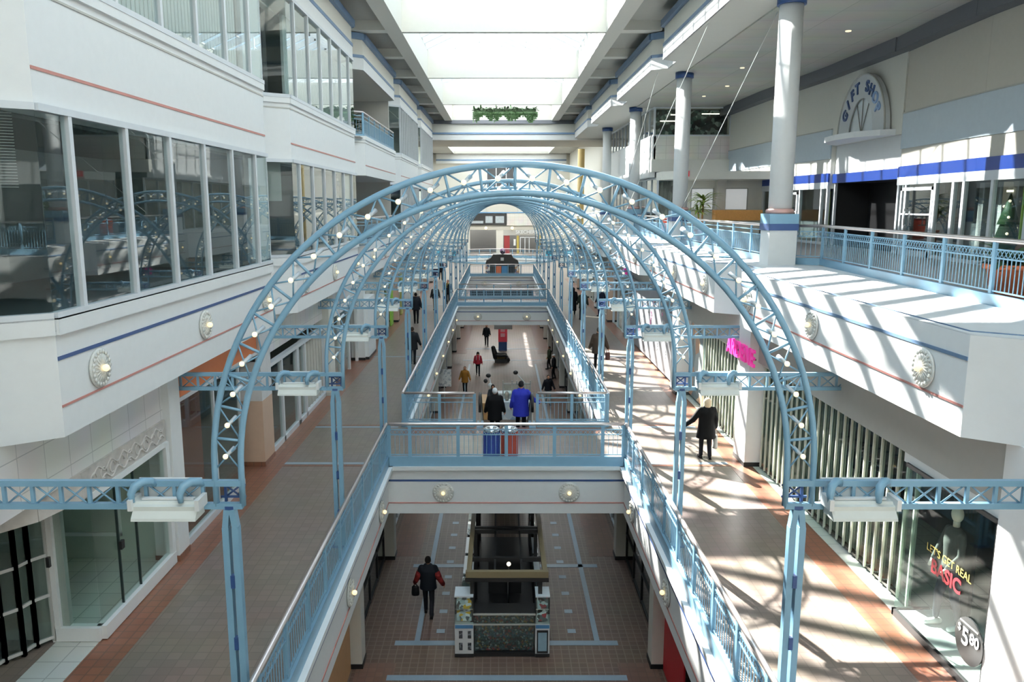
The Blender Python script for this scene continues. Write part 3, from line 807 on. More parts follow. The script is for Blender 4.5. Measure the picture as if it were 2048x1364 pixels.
# generic further shops, both sides
FARL = [(28.7, 34.4, '#3a3c3c'), (36.8, 40.1, '#47494a'), (40.4, 46, '#55603a'), (46.4, 52.2, '#6a5a3a'), (52.6, 58.3, '#3b3550'), (58.7, 64.4, '#5a4030'), (64.8, 70, '#404850')]
for i, (y0, y1, c) in enumerate(FARL):
    for s in (-1, 1):
        if s > 0 and y0 < 40: continue
        n = 33+2*i+(20 if s > 0 else 0)
        cl = clutter('goods_%d_%d' % (i, s), [c, '#20201f', '#8c8f88', '#2e2b2a', '#b6b4aa', '#59504a', '#a23f5a' if s > 0 else '#6f8f3a', '#d8d2c0'], 2.2, seed=i*3.1+s)
        st('wall_left' if s < 0 else 'wall_right', MB().box(*sorted((s*8.2, s*8.3)), y0, y1, 0, 3.2), cl)
        b = MB()
        for y in (y0+.1, (y0*2+y1)/3, (y0+2*y1)/3, y1-.1): b.box(*sorted((s*6.38, s*6.5)), y-.06, y+.06, 0, 2.7)
        b.box(*sorted((s*6.38, s*6.5)), y0, y1, 2.6, 2.78); st('window_%d' % n, b, (WHITE, CREAM, ALU)[i % 3])
        st('window_%d' % (n+1), MB().box(*sorted((s*6.434, s*6.446)), y0, (y0+2*y1)/3, .1, 2.6), GLS)
        pillar('wall_left' if s < 0 else 'wall_right', *sorted((s*6.1, s*6.7)), y1+.02, y1+.5, 3.7, (WHITE, CREAM, TANP)[i % 3])
for i, (y, c, n) in enumerate(((44.4, '#7fae3c', 'lime green'), (49, '#8d8f45', 'olive yellow'), (53.2, '#7a4a86', 'purple'))):
    o = MB().box(-6.36, -6.28, y, y+.9, .02, 2.5).build('shop_poster', M('poster%d' % i, '#'+c.strip('#'), .5, noise=.3)); tag(o, 'tall %s poster on the shaded far shopfront' % n, 'poster')

# ------------------------------------------------------------------ walkway shops, sunlit side
st('floor', MB().box(6.43, 11.2, 6, 74, 0, .01), FGREY)
st('wall_right', MB().box(6.43, 7.4, -18, 9.1, 0, 3.75), CREAM)
st('wall_right', MB().box(6.38, 6.9, 9.1, 9.92, 0, 3.75), WHITE)
st('wall_right', MB().box(6.44, 6.7, 9.92, 12.5, 2.62, 3.75), WHITE)
st('wall_right', MB().box(8.4, 8.5, 9.92, 12.4, .3, 2.6), clutter('brown_poster', ['#6a5a48', '#4b3f35', '#7c6a55', '#57493c'], 1.3))
vt = thing('show_window', 'glass corner show window with white floor and black base holding the mannequin', 'show window', (7.2, 11.2, 0))
MB().box(6.42, 8.4, 9.93, 12.34, .0, .1).build('floor_board', WHITE, vt)
b = MB(); b.box(6.38, 6.44, 9.93, 12.36, 0, .12); b.box(6.38, 7.0, 12.32, 12.38, 0, .12); b.box(6.4, 6.44, 9.93, 12.36, 2.58, 2.64); b.box(6.4, 6.46, 9.92, 9.97, .1, 2.6)
b.box(7.35, 7.41, 11.9, 12.35, .1, 2.6); b.build('frame', BLACK, vt)
b = MB(); b.box(6.404, 6.416, 9.97, 12.35, .12, 2.6); b.box(6.41, 7.35, 12.344, 12.356, .12, 2.6); b.build('glass', GLS, vt)
t = text('lettering', "LET'S GET REAL", M('gold_letters', '#c2ad5c', .4), (6.395, 10.95, 1.58), .17, (PI/2, 0, -PI/2), .002, vt)
t2 = text('lettering', 'BASIC', M('red_letters', '#b3303a', .4), (6.395, 10.98, 1.34), .3, (PI/2, 0, -PI/2), .002, vt, off=.008)
rd = thing('price_roundel', 'round black price sign reading $5.80 on the show window glass', 'sign', (6.36, 10.24, .75))
MB().lathe([(.33, 6.365), (.33, 6.385)], (0, 10.24, .74), 36, 'x', smooth=False).build('disc', M('roundel_black', '#26292b', .35), rd)
text('price', '5', WHITE, (6.355, 10.31, .76), .36, (PI/2, 0, -PI/2), .002, rd, off=.006)
text('cents', '80', WHITE, (6.355, 10.1, .81), .22, (PI/2, 0, -PI/2), .002, rd, off=.004)
text('dollar_mark', '$', WHITE, (6.355, 10.46, .85), .16, (PI/2, 0, -PI/2), .002, rd)
MB().box(6.355, 6.362, 10.04, 10.46, .955, .975).build('rule', GREYP, rd)
slat_gate('folding_gate', 'long pale folding slat gate between the show window and the white pillar', [(6.75, 12.5), (6.62, 19.9)], .06, 2.7, .15, GSL)
slat_gate('folding_gate', 'pale folding slat gate under the pink ARDENE letters', [(6.6, 21.1), (6.6, 25.8)], .06, 2.7, .155, GSL)
st('wall_right', MB().box(9, 9.1, 12.4, 27, 0, 3.7), DARK)
st('wall_right', MB().box(6.9, 9.0, 12.4, 27, 2.75, 2.8), GREYD)
pillar('wall_right', 6.2, 6.75, 19.95, 20.9, 3.75, WHITE)
pillar('wall_right', 6.15, 6.75, 27.9, 28.9, 3.75, WHITE)
b = MB(); b.box(6.6, 6.7, 25.9, 27.85, .1, 2.7); o = b.build('shop_poster', clutter('figure_poster', ['#7d8f93', '#c49a7c', '#a9b3b3', '#e0c0a0', '#6c7c80'], 1.7)); tag(o, 'tall window poster with skin toned figures next to the folding gate', 'poster')
ar = thing('shop_sign', 'pink block letters reading ARDENE over the folding gate', 'sign', (6.15, 20.6, 2.95))
for i, ch in enumerate('ARDENE'):
    text('letter', ch, PINK, (6.13, 21.5-i*.4, 2.95), .6, (PI/2, 0, -PI/2), .03, ar, off=.012)
MB().box(6.145, 6.195, 19.4, 21.7, 2.93, 2.97).build('rail', DARK, ar)
gr = thing('window_graphic', 'large pale grey window graphic with white and pink stars', 'graphic', (6.35, 33.5, 0))
MB().box(6.36, 6.4, 29.6, 39.5, .1, 3.2).build('film', M('grey_film', '#7b7d82', .4, noise=.2, scale=1.5), gr)
b = MB(); c = MB()
for i in range(26):
    y = 30+RN.random()*9; z = .8+RN.random()*2.2; r = .06+RN.random()*.16
    mb = b if i % 3 else c; k = 8
    mb.prism([(y+r*(1 if j % 2 else .35)*cos(PI*j/k), z+r*(1 if j % 2 else .35)*sin(PI*j/k)) for j in range(2*k)], 6.345, 6.358, 'x')
b.build('stars', WHITE, gr); c.build('pink_stars', M('pale_pink', '#e59ac4', .5), gr)
o = MB().ball((6.2, 40.2, 3.45), .2).build('round_sign', PINK); tag(o, 'round bright pink sign ball under the sunlit gallery edge', 'sign')
# lower level shopfronts
for s in (-1, 1):
    n = 'wall_left' if s < 0 else 'wall_right'
    st(n, MB().box(*sorted((s*3.75, s*4.0)), 2, 77, -2.0, -1.42), CREAM)
    st(n, MB().box(*sorted((s*7.2, s*7.4)), 2, 77, L1, -1.42), DARK)
    for i in range(12):
        y = 6.1*i+12.1
        st(n, MB().box(*sorted((s*3.55, s*4.2)), y-.25, y+.25, L1+.12, -1.42), CREAM)
        st('baseboard_left' if s < 0 else 'baseboard_right', MB().box(*sorted((s*3.53, s*4.22)), y-.27, y+.27, L1, L1+.12), BLACK)
        if (s, i) in ((-1, 0), (1, 0)): continue
        b = MB()
        for k in range(5): b.box(*sorted((s*3.85, s*3.92)), y+.3+k*1.35, y+.36+k*1.35, L1, -2.0)
        for z in (L1+.05, L1+.9, L1+1.7): b.box(*sorted((s*3.85, s*3.92)), y+.3, y+5.8, z, z+.06)
        st('window_60', b, BLACK if i % 2 else ALU)
        st('window_61', MB().box(*sorted((s*3.88, s*3.892)), y+.3, y+5.8, L1, -2.0), GLS)
st('wall_left', MB().box(-3.86, -3.82, 12.5, 17.9, L1, -2.0), M('tan_shop_wall', '#b08a64', .6, noise=.1))
st('wall_right', MB().box(3.84, 3.88, 15.9, 18.0, L1, -2.0), REDP)
sgn = thing('hanging_notice', 'white printed notice board standing by the lower shops', 'sign', (-3.3, 44.5, L1))
MB().box(-3.75, -2.95, 44.5, 44.55, L1+1.0, L1+2.0).build('board', clutter('notice_print', ['#e4e4e2', '#dcdcda', '#b4b8bc', '#e8e8e6'], 9), sgn); MB().tube((-3.35, 44.53, L1), (-3.35, 44.53, L1+1), .03).build('stand', GREYP, sgn)

# ------------------------------------------------------------------ far end of the mall
YF = 113.
st('wall_far', MB().box(-16, 16, YF, YF+.3, 3.6, 14), CREAM)
st('wall_far', MB().box(-16, 16, YF+3, YF+3.2, 0, 3.8), DARK)
st('wall_far', MB().box(-10, -4.4, YF, YF+.2, 0, 3.7), CREAM); st('wall_far', MB().box(5.9, 10, YF, YF+.2, 0, 3.7), CREAM)
st('wall_far', MB().box(-.7, .3, YF-.1, YF+.2, 0, 3.7), CREAM)
st('wall_far', MB().box(-4.6, 6, YF-.15, YF+.1, 3.3, 3.75), BEIGE)
st('wall_far', MB().box(.3, 6, YF-.12, YF+.1, 2.55, 3.35), GREYP)
st('wall_far', MB().box(.8, 5.2, YF-.3, YF-.1, 3.9, 5.6), WTILEX)
st('trim_5', MB().box(-9, 9, YF-.4, YF, 12.4, 13.7), WHITE); st('trim_6', MB().box(-9, 9, YF-.44, YF, 12.75, 12.95), SLATE)
b = MB(); b.box(-2, 2, YF-.06, YF-.02, 8.2, 12.4); st('window_62', b, DARK)
b = MB()
for x in (-2, -.7, .7, 2): b.box(x-.06, x+.06, YF-.12, YF, 8.2, 12.4)
st('window_63', b, ALU)
b = MB(); b.box(-2.1, 2.3, YF-.3, YF, 5.7, 7.6); st('wall_far', b, BEIGE)
st('trim_6', MB().box(-4.5, 5.2, YF-.34, YF, 5.62, 5.76), BLUED)
bs = thing('menu_board', 'long black sign board with white panels over the far dark shop', 'sign', (-1.8, YF-.2, 4.8))
MB().box(-4.4, .75, YF-.3, YF-.12, 3.95, 5.55).build('board', BLACK, bs)
b = MB(); b.box(-4.2, -2.5, YF-.33, YF-.3, 4.2, 4.55); b.box(-2.2, -1.2, YF-.33, YF-.3, 4.25, 5.2); b.box(-.8, .4, YF-.33, YF-.3, 4.25, 5.2); b.build('panels', M('menu_print', '#9aa3a8', .5, noise=.4, scale=3), bs)
sk = thing('shop_sign', 'white raised letters SKECHERS over the far shop doors', 'sign', (3.6, YF-.2, 3))
text('lettering', 'SKECHERS', WHITE, (3.55, YF-.16, 2.98), .66, (PI/2, 0, 0), .04, sk, off=.02)
b = MB(); b.box(.4, 1.2, YF+.05, YF+.15, 0, 2.5); st('wall_far', b, M('deep_red_panel', '#7a1f22', .6))
st('wall_far', MB().box(2.2, 2.5, YF-.05, YF+.1, 0, 2.5), M('olive_post', '#9a8a3c', .6)); st('wall_far', MB().box(5.3, 5.6, YF-.05, YF+.1, 0, 2.5), bpy.data.materials['olive_post'])
b = MB()
for x in (2.7, 3.35, 3.95, 5.0): b.box(x-.05, x+.05, YF-.04, YF+.04, 0, 2.3)
b.box(2.7, 5.0, YF-.04, YF+.04, 2.2, 2.3); st('door_5', b, ALU)
o = MB().box(1.75, 2.05, YF, YF+.05, 1.1, 2.0).build('shop_poster', WHITE); tag(o, 'small white poster beside the far shop doors', 'poster')
for i, x in enumerate((-2.13, 1.55)):
    o = MB().ball((x, YF-.5, 3.55), .22).build('globe_lamp', BULB); tag(o, 'warm globe lamp on the far lintel %s' % ('over the dark shop', 'beside the shop letters')[i], 'lamp')

for s_, x0, x1, lab in ((-1, -4.95, -3.5, 'shaded'), (1, 3.3, 5.4, 'sunlit')):
    t = thing('hanging_sign', 'glowing cyan sign hung over the far end of the %s walkway' % lab, 'sign', ((x0+x1)/2, 60.6, 3.1))
    MB().box(x0, x1, 60.5, 60.7, 2.95, 3.3).build('sign_box', M('cyan_box_'+lab, '#58c6dd', .4, emit=.35), t)
    MB().box(x0, x1, 60.48, 60.72, 2.82, 2.93).build('white_strip', WHITE, t)
    for x in (x0+.2, x1-.2): MB().tube((x, 60.6, 3.3), (x, 60.6, 4.2), .015).build('hanger', GREYP, t)
t = thing('wooden_cabinet', 'brown wooden cabinet in the angled corner window on the top floor', 'cabinet', (-7.1, 22.6, 9.52))
MB().box(-7.9, -6.75, 22.3, 23.0, 9.52, 10.25).build('body', M('cabinet_brown', '#8a6648', .5, noise=.2), t); MB().box(-7.95, -6.72, 22.27, 23.03, 10.25, 10.3).build('top', DARKB, t)
t = thing('dark_shelf', 'dark shelf unit above the brown cabinet on the top floor', 'shelf', (-7.2, 23.3, 9.52))
MB().box(-8.4, -6.75, 23.1, 23.5, 9.52, 12.1).build('back', BLACK, t)
for z in (10.6, 11.2, 11.8): MB().box(-8.4, -6.8, 22.85, 23.1, z, z+.04).build('shelf', DARKB, t)
# ------------------------------------------------------------------ blue lattice arches
RO, RI, ZS, ZB = 3.51, 3.2, 3.675, 3.24
NP = 28
def arc(r, n=56): return [(r*cos(PI*i/n), 0, ZS+r*sin(PI*i/n)) for i in range(n+1)]
def make_arch(y):
    a = thing('lattice_arch', '', 'arch', (0, y, 0), 'blue lattice arches')
    B = lambda mb, nm, m=BLUE, par=a: mb.build(nm, m, par, local=True)
    B(MB().path([(RO, 0, ZB)]+arc(RO)+[(-RO, 0, ZB)], .038, 8), 'outer_chord')
    B(MB().path([(RI, 0, ZB)]+arc(RI)+[(-RI, 0, ZB)], .038, 8), 'inner_chord')
    b = MB()
    for i in range(1, NP):
        g = PI*i/NP; b.tube((RO*cos(g), 0, ZS+RO*sin(g)), (RI*cos(g), 0, ZS+RI*sin(g)), .017, n=6)
    for i in range(NP):
        g0, g1 = PI*i/NP, PI*(i+1)/NP
        for p, q in ((g0, g1), (g1, g0)): b.tube((RO*cos(p), 0, ZS+RO*sin(p)), (RI*cos(q), 0, ZS+RI*sin(q)), .0105, n=5)
    B(b, 'lattice')
    for s in (-1, 1):
        b = MB()
        for z in (ZB, 3.52): b.bar((s*6.43, 0, z), (s*RI, 0, z), .07, .07)
        for i in range(10):
            x = RO+.05+.335*(i+.3); b.bar((s*x, 0, ZB), (s*x, 0, 3.52), .04, .04, up=(1, 0, 0))
        for i in range(9):
            x = RO+.05+.335*(i+.3)
            for z0, z1 in ((ZB, 3.52), (3.52, ZB)): b.tube((s*x, 0, z0), (s*(x+.335), 0, z1), .012, n=5)
        B(b, 'tie_beam')
        b = MB(); c = s*(RO+RI)/2
        for x in (-.09, .09): b.bar((c+x, .14, ZB), (c+x, .14, 3.5), .03, .03, up=(1, 0, 0))
        for z in (ZB+.06, 3.44): b.bar((c-.15, .14, z), (c+.15, .14, z), .025, .025)
        for d in (-1, 1): b.tube((c-.09*d, .14, ZB+.06), (c+.09*d, .14, 3.44), .012, n=5)
        B(b, 'rear_frame', NAVY)  # shade on this frame is put into the colour as navy
        for x in (-.058, .058):
            d = 1 if x > 0 else -1
            p = MB(); p.bar((c+x, 0, .0), (c+x, 0, 2.98), .078, .1, up=(0, 1, 0)); p.bar((c+x, 0, 2.98), (c+.03*d, 0, 3.2), .07, .1, up=(0, 1, 0))
            B(p, 'post')
        for z in (.7, 1.5, 2.3): B(MB().cbox((c, -.03, z), (.05, .07, .16)), 'post_link', NAVY)
        B(MB().cbox((c, 0, 3.2), (.1, .08, .08)), 'post_head', NAVY); B(MB().box(c-.16, c+.16, -.09, .09, 0, .03), 'base_plate', NAVY)
    for i in range(NP):
        g = PI*(i+.5)/NP; r = (RO+RI)/2; x, z = r*cos(g), ZS+r*sin(g)
        u = MB().ball((x, -.07, z), .031, n=10).build('bulb', BULB, a, local=True)
        s = 1 if x > 0 else -1
        MB().tube((x, -.045, z), (x-s*.07, .06, z+.07), .02, .027, 8).build('socket', CANW, u, local=True)
    return a
AY = [8.95+6.1*i for i in range(12)]
arch = make_arch(AY[0])
for i, y in enumerate(AY):
    a = arch if i == 0 else copy_tree(arch)
    a.location.y = y
    a['label'] = '%s blue lattice arch %s' % (ORD[i], ('with round bulbs, spanning the shopping walkways closest to the viewer' if i == 0 else 'with round bulbs counting away from the viewer'))
    if i == 11: a['label'] = 'last and smallest blue lattice arch, before the circular opening'

# white trough lights hung on the tie beams
def make_trough(s, y):
    t = thing('trough_light', '', 'light', (s*4.02, y-.12, 3.3), 'trough lights on the tie beams')
    sec = [(-.2, -.13), (.1, -.13), (.1, .06), (-.06, .06), (-.08, .03), (-.13, .02), (-.13, -.03), (-.19, -.1)]
    b = MB()
    b.prism([(yy, zz) for yy, zz in sec], -.37, .37, 'x'); b.build('housing', M('trough_white', '#dfe3dd', .4) if 'trough_white' not in bpy.data.materials else bpy.data.materials['trough_white'], t, local=True)
    for x in (-.385, .385): MB().box(x-.025, x+.025, -.17, .1, -.02, .11).build('end_cap', WHITE, t, local=True)
    for x in (-.34, .22):
        MB().path([(x-.04, -.1, .06), (x-.05, -.1, .16), (x-.02, -.06, .24), (x+.05, .0, .28), (x+.12, .07, .26), (x+.15, .1, .2)], [.03, .045, .05, .05, .045, .03], 8).build('bracket', BLUE, t, local=True)
    MB().box(-.4, .34, .15, .17, .0, .27).build('back_plate', WHITE, t, local=True)
    MB().box(-.3, .3, -.03, .03, .065, .085).build('tube_lamp', WHITE, t, local=True)
    return t
tr = make_trough(-1, AY[0])
for i, y in enumerate(AY):
    for s in (-1, 1):
        t = tr if (i == 0 and s < 0) else copy_tree(tr)
        t.location = (s*4.02, y-.12, 3.3)
        t['label'] = 'white trough light on the %s tie beam of the %s arch' % (SIDE[s], ORD[i])

# ------------------------------------------------------------------ railings
def rail(name, label, pts, z, step=1.26, h=1.07, deco=True, curb=True, near=True, grp=None, bal=.115):
    """post and baluster railing along a polyline of (x, y)"""
    r = thing(name, label, 'railing', (pts[0][0], pts[0][1], z), grp)
    H = MB(); H.path([(x, y, z+h) for x, y in pts], .042, 8); H.build('handrail', STEEL, r)
    cb = MB()
    for (a, b) in zip(pts[:-1], pts[1:]):
        P = Vector((*a, z)); Q = Vector((*b, z)); L = (Q-P).length; d = (Q-P)/L; up = Vector((0, 0, 1))
        if curb: cb.bar(P+up*.06, Q+up*.06, .1, .26)
        k = max(1, round(L/step))
        for i in range(k+1):
            if a != pts[0] and i == 0: continue
            c = P+d*(L*i/k)
            p = MB(); p.bar(c+up*.02, c+up*(h-.02), .05, .09, up=d); p.build('post', BLUE, r)
        for i in range(k):
            s0 = P+d*(L*i/k+.04); s1 = P+d*(L*(i+1)/k-.04)
            m = MB()
            for zz in ((.24, .78, .92) if deco else (.24, .92)): m.bar(s0+up*zz, s1+up*zz, .022, .025)
            w = (s1-s0).length; nb = max(2, int(w/bal))
            for j in range(1, nb):
                c = s0+d*(w*j/nb); m.bar(c+up*.24, c+up*(.78 if deco else .92), .013, .013, up=d)
            if deco and near:
                for j in range(nb):
                    c0 = s0+d*(w*j/nb); c1 = s0+d*(w*(j+1)/nb)
                    m.bar(c0+up*.78, c1+up*.92, .008, .012); m.bar(c0+up*.92, c1+up*.78, .008, .012)
            m.build('baluster_panel', BLUE, r)
    if curb: cb.build('base_curb', BLUE, r)
    return r
G = 'walkway railings'
rail('railing', 'long blue baluster railing along the shaded walkway over the front opening', [(-VX, 4), (-VX, 20.25)], 0, grp=G)
rail('railing', 'long blue baluster railing along the sunlit walkway over the front opening', [(VX, 4), (VX, 20.25)], 0, grp=G)
rail('railing', 'straight blue railing across the front bridge before the two bins', [(x, 20.25) for x in (-3.09, -2.54, -1.27, 0, 1.27, 2.54, 3.09)], 0, grp=G)
rail('railing', 'long blue railing along the shaded walkway over the escalator opening', [(-VX, 23.75), (-VX, 54.2)], 0, grp=G, near=False)
rail('railing', 'long blue railing along the sunlit walkway over the escalator opening', [(VX, 23.75), (VX, 54.2)], 0, grp=G, near=False)
rail('railing', 'short blue railing on the shaded side of the escalator head', [(-VX+.06, 23.75), (-.95, 23.75)], 0, grp=G, near=False)
rail('railing', 'short blue railing on the sunlit side of the escalator head', [(.98, 23.75), (VX-.06, 23.75)], 0, grp=G, near=False)
rail('railing', 'blue railing on the front edge of the second bridge', [(x, 54.25) for x in (-3.09, -2.54, -1.27, 0, 1.27, 2.54, 3.09)], 0, grp=G, near=False)
rail('railing', 'blue railing on the rear edge of the second bridge', [(-VX+.06, 57.75), (VX-.06, 57.75)], 0, grp=G, deco=False)
rail('railing', 'far blue railing along the shaded walkway past the second bridge', [(-VX, 57.8), (-VX, 77.2)], 0, grp=G, deco=False, bal=.16)
rail('railing', 'far blue railing along the sunlit walkway past the second bridge', [(VX, 57.8), (VX, 77.2)], 0, grp=G, deco=False, bal=.16)
rail('railing', 'small far blue railing in front of the black kiosk', [(-VX+.06, 77.25), (VX-.06, 77.25)], 0, grp=G, deco=False, bal=.16)
rail('ring_railing', 'circular blue railing round the far round opening', [(RING[0]+6.55*cos(2*PI*i/28), RING[1]+6.55*sin(2*PI*i/28)) for i in range(29)], 0, step=1.5, deco=False, bal=.16)
G = 'upper gallery railings'
rail('railing', 'blue gallery railing in front of the gift shop with X pattern frieze', [(7.3, -8), (7.72, 9.2), (7.9, 11.9), (8.0, 13.2), (8.68, 22.0), (8.1, 22.45)], L3, step=1.68, grp=G)
rail('railing', 'blue gallery railing between the first and second round columns', [(7.62, 22.95), (7.62, 34.5)], L3, step=1.85, grp=G, near=False)
rail('railing', 'blue gallery railing between the second and third round columns', [(7.62, 35.5), (7.62, 46.7)], L3, step=1.85, grp=G, near=False)
rail('railing', 'blue railing of the shaded gallery one floor up', [(-6.5, 33.95), (-5.92, 34.45), (-5.92, 44.1)], L3, step=1.6, grp=G, near=False)
rail('railing', 'blue railing of the shaded open terrace two floors up', [(-6.5, 33.95), (-5.92, 34.45), (-5.92, 44.1)], 9.5, step=1.6, grp=G, near=False)

# ------------------------------------------------------------------ cut glass rosette lamps
def make_rosette():
    t = thing('rosette_lamp', '', 'lamp', (0, 0, 0), 'round rosette lamps')
    b = MB(); n = 40                      # axis is local +y out of the wall
    prof = [(.275, 0), (.285, .02), (.27, .035), (.22, .03), (.2, .045), (.13, .05), (.1, .06), (.03, .06)]
    b.lathe([(r, y) for r, y in prof], n=n, axis='y')
    b.build('medallion', CRYS, t, local=True)
    r = MB()
    for i in range(20):
        g = 2*PI*i/20; r.ball((.235*cos(g), .045, .235*sin(g)), .03, .015, .03, 8)
        r.tube((.09*cos(g), .055, .09*sin(g)), (.19*cos(g+.16), .05, .19*sin(g+.16)), .008, n=5)
    r.build('petals', CRYS, t, local=True)
    MB().ball((0, .1, 0), .05, n=10).build('bulb', LAMPIN, t, local=True)
    return t
ro = make_rosette(); first = True
def place_rosette(x, y, z, rz, label):
    global first
    t = ro if first else copy_tree(ro); first = False
    t.location = (x, y, z); t.rotation_euler = (0, 0, rz); t['label'] = label
for k in range(5):
    for j, dy in enumerate((1.0, 5.1, 9.15)):
        y = bay(k)[0]+dy
        if k >= 3 and j == 1: continue
        for s in (-1, 1):
            place_rosette(s*(XF-.01), y, 4.47, PI/2*s, '%s rosette lamp on the %s fascia of the %s gallery bay' % (('first', 'middle', 'end')[j], SIDE[s], ORD[k]))
for i, y in enumerate((10.5, 14.7, 18.9)):
    for s in (-1, 1): place_rosette(s*(VX-.01), y, -.82, PI/2*s, '%s small rosette lamp on the %s edge of the front floor opening' % (ORD[i], SIDE[s]))
for i in range(7):
    for s in (-1, 1): place_rosette(s*(VX-.01), 27+4.25*i, -.82, PI/2*s, '%s small rosette lamp on the %s edge of the escalator opening' % (ORD[i], SIDE[s]))
for y, nm in ((20.29, 'front bridge'), (54.29, 'second bridge'), (77.29, 'far deck edge')):
    for s in (-1, 1): place_rosette(s*1.68, y, -.82, PI, 'rosette lamp on the face of the %s, %s half' % (nm, SIDE[s]))

# ------------------------------------------------------------------ bins on the front bridge
def bin_(x, col, lab, cn):
    t = thing('litter_bin', lab, 'bin', (x, 20.72, 0))
    b = MB(); n = 64
    b.lathe([(.215, .03), (.215, .76)], (x, 20.72, 0), n, smooth=False)
    for i in range(20):
        g = 2*PI*i/20; c = (x+.218*cos(g), 20.72+.218*sin(g)); b.box(c[0]-.012, c[0]+.012, c[1]-.012, c[1]+.012, .05, .75)
    b.build('body', col, t)
    MB().lathe([(.225, .74), (.23, .78), (.2, .84), (.12, .845), (.1, .78), (.001, .77)], (x, 20.72, 0), 32).build('lid', CHROME, t)
    MB().lathe([(.215, 0), (.215, .06)], (x, 20.72, 0), 32).build('base', BLACK, t)
bin_(-.39, BINB, 'dark blue ribbed litter bin on the front bridge', 0); bin_(.09, BRICKR, 'rust red ribbed litter bin on the front bridge', 1)
o = thing('litter_bin', 'orange red bin behind the gallery railing between two columns', 'bin', (8.3, 40.5, L3))
MB().lathe([(.3, L3), (.32, L3+.9)], (8.3, 40.5, 0), 24).build('body', M('orange_bin', '#c6492b', .5), o); MB().lathe([(.33, L3+.9), (.3, L3+.98)], (8.3, 40.5, 0), 24).build('lid', BRICKR, o)

# ------------------------------------------------------------------ plants
def leafblade(mb, base, d, L, w, droop, n=5):
    d = Vector(d).normalized(); side = d.cross(Vector((0, 0, 1)))
    side = side.normalized() if side.length > .01 else Vector((1, 0, 0))
    v = []; p = Vector(base)
    for i in range(n+1):
        t = i/n; ww = w*sin(PI*min(1, .12+.88*t))*.5+.002
        v += [p-side*ww, p+Vector((0, 0, -ww*.3)), p+side*ww]
        d = (d+Vector((0, 0, -droop/n))).normalized(); p = p+d*(L/n)
    f = []
    for i in range(n):
        a = i*3; f += [(a, a+1, a+4, a+3), (a+1, a+2, a+5, a+4)]
    mb.add(v, f, True)
def bush(mb, c, n, L, w, up=.6, droop=.7, spread=.1, rz=0.):
    for i in range(n):
        g = RN.random()*2*PI; e = up+RN.random()*(1.4-up)
        leafblade(mb, (c[0]+spread*cos(g)*RN.random(), c[1]+spread*sin(g)*RN.random(), c[2]+rz*RN.random()), (cos(g), sin(g), e), L*(.7+.5*RN.random()), w, droop)
def pot(mb, x, y, z, r, h): mb.lathe([(r*.72, z), (r*.95, z+h*.85), (r*1.08, z+h*.86), (r*1.08, z+h), (r*.9, z+h), (r*.88, z+h*.9), (.001, z+h*.9)], (x, y, 0), 24)
pl = thing('potted_plant', 'spiky corn plant with yellow green leaves beside the second column', 'plant', (8.85, 36.0, L3))
b = MB(); pot(b, 8.85, 36, L3, .3, .55); b.build('pot', TERRA, pl)
b = MB(); b.tube((8.85, 36, L3+.4), (8.9, 36.05, L3+1.7), .04); b.tube((8.8, 36, L3+.4), (8.65, 35.9, L3+1.3), .035); b.build('stem', WOOD, pl)
b = MB(); bush(b, (8.9, 36.05, L3+1.6), 46, .85, .1, .2, 1.1, .05, .35); bush(b, (8.65, 35.9, L3+1.25), 30, .7, .09, .2, 1.1, .05, .2); b.build('leaves', LEAFY, pl)
for i, (x, y, r) in enumerate(((8.95, 14.2, .42), (9.35, 13.9, .4))):
    p = thing('potted_plant', '%s terracotta pot with dark leaves behind the gift shop railing' % ('large', 'second')[i], 'plant', (x, y, L3))
    b = MB(); pot(b, x, y, L3, r, .6); b.build('pot', TERRA, p)
    b = MB(); bush(b, (x, y, L3+.5), 60, .5, .1, .3, 1.0, .2, .25); b.build('leaves', LEAFD, p)
ch = thing('lounge_chair', 'blue lounge chair with round brown arms before the gift shop', 'chair', (10.9, 15.8, L3))
MB().box(10.55, 11.25, 15.5, 16.2, L3+.4, L3+.6).build('seat', BLUED, ch)
b = MB(); b.bar((10.6, 15.45, L3+.9), (11.2, 15.45, L3+.9), .16, .7); b.build('backrest', BLUED, ch)
for x in (10.4, 11.4):
    b = MB(); b.caps((x, 15.4, L3+1.05), (x, 16.2, L3+.75), .13); b.tube((x, 15.5, L3), (x, 15.5, L3+1), .05); b.tube((x, 16.1, L3), (x, 16.1, L3+.7), .05); b.build('arm', DARKB, ch)
tp = thing('potted_plant', 'bushy green plant on the shaded open terrace', 'plant', (-7.2, 38.8, 9.5))
b = MB(); pot(b, -7.2, 38.8, 9.5, .3, .5); b.build('pot', TERRA, tp); b = MB(); bush(b, (-7.2, 38.8, 10.1), 90, .6, .12, .3, .9, .3, .7); b.build('leaves', LEAFD, tp)
hp = thing('hanging_planter', 'long hanging trough of trailing green ivy under the glass roof', 'planter', (.2, 60, 13.5))
MB().box(-2.05, 2.45, 59.7, 60.3, 13.3, 13.6).build('trough', LEAFD, hp)
b = MB()
for i in range(520):
    x = -2.1+RN.random()*4.6; L = .25+.65*abs(sin(x*2.3))*RN.random()
    leafblade(b, (x, 59.7+RN.random()*.6, 13.45+RN.random()*.25), (RN.random()-.5, RN.random()-.7, .2), .3, .14, .8, 3)
    for j in range(int(L/.14)): leafblade(b, (x+.05*RN.random(), 59.66-.05*RN.random(), 13.4-j*.13), (RN.random()-.5, -.5, -.6), .2, .12, .4, 2)
b.build('ivy', LEAF, hp)
b = MB()
for x in (-1.8, 2.2): b.tube((x, 60, 13.6), (x*1.3, 60, 15.1), .012, n=5)
b.build('hanger', GREYP, hp)

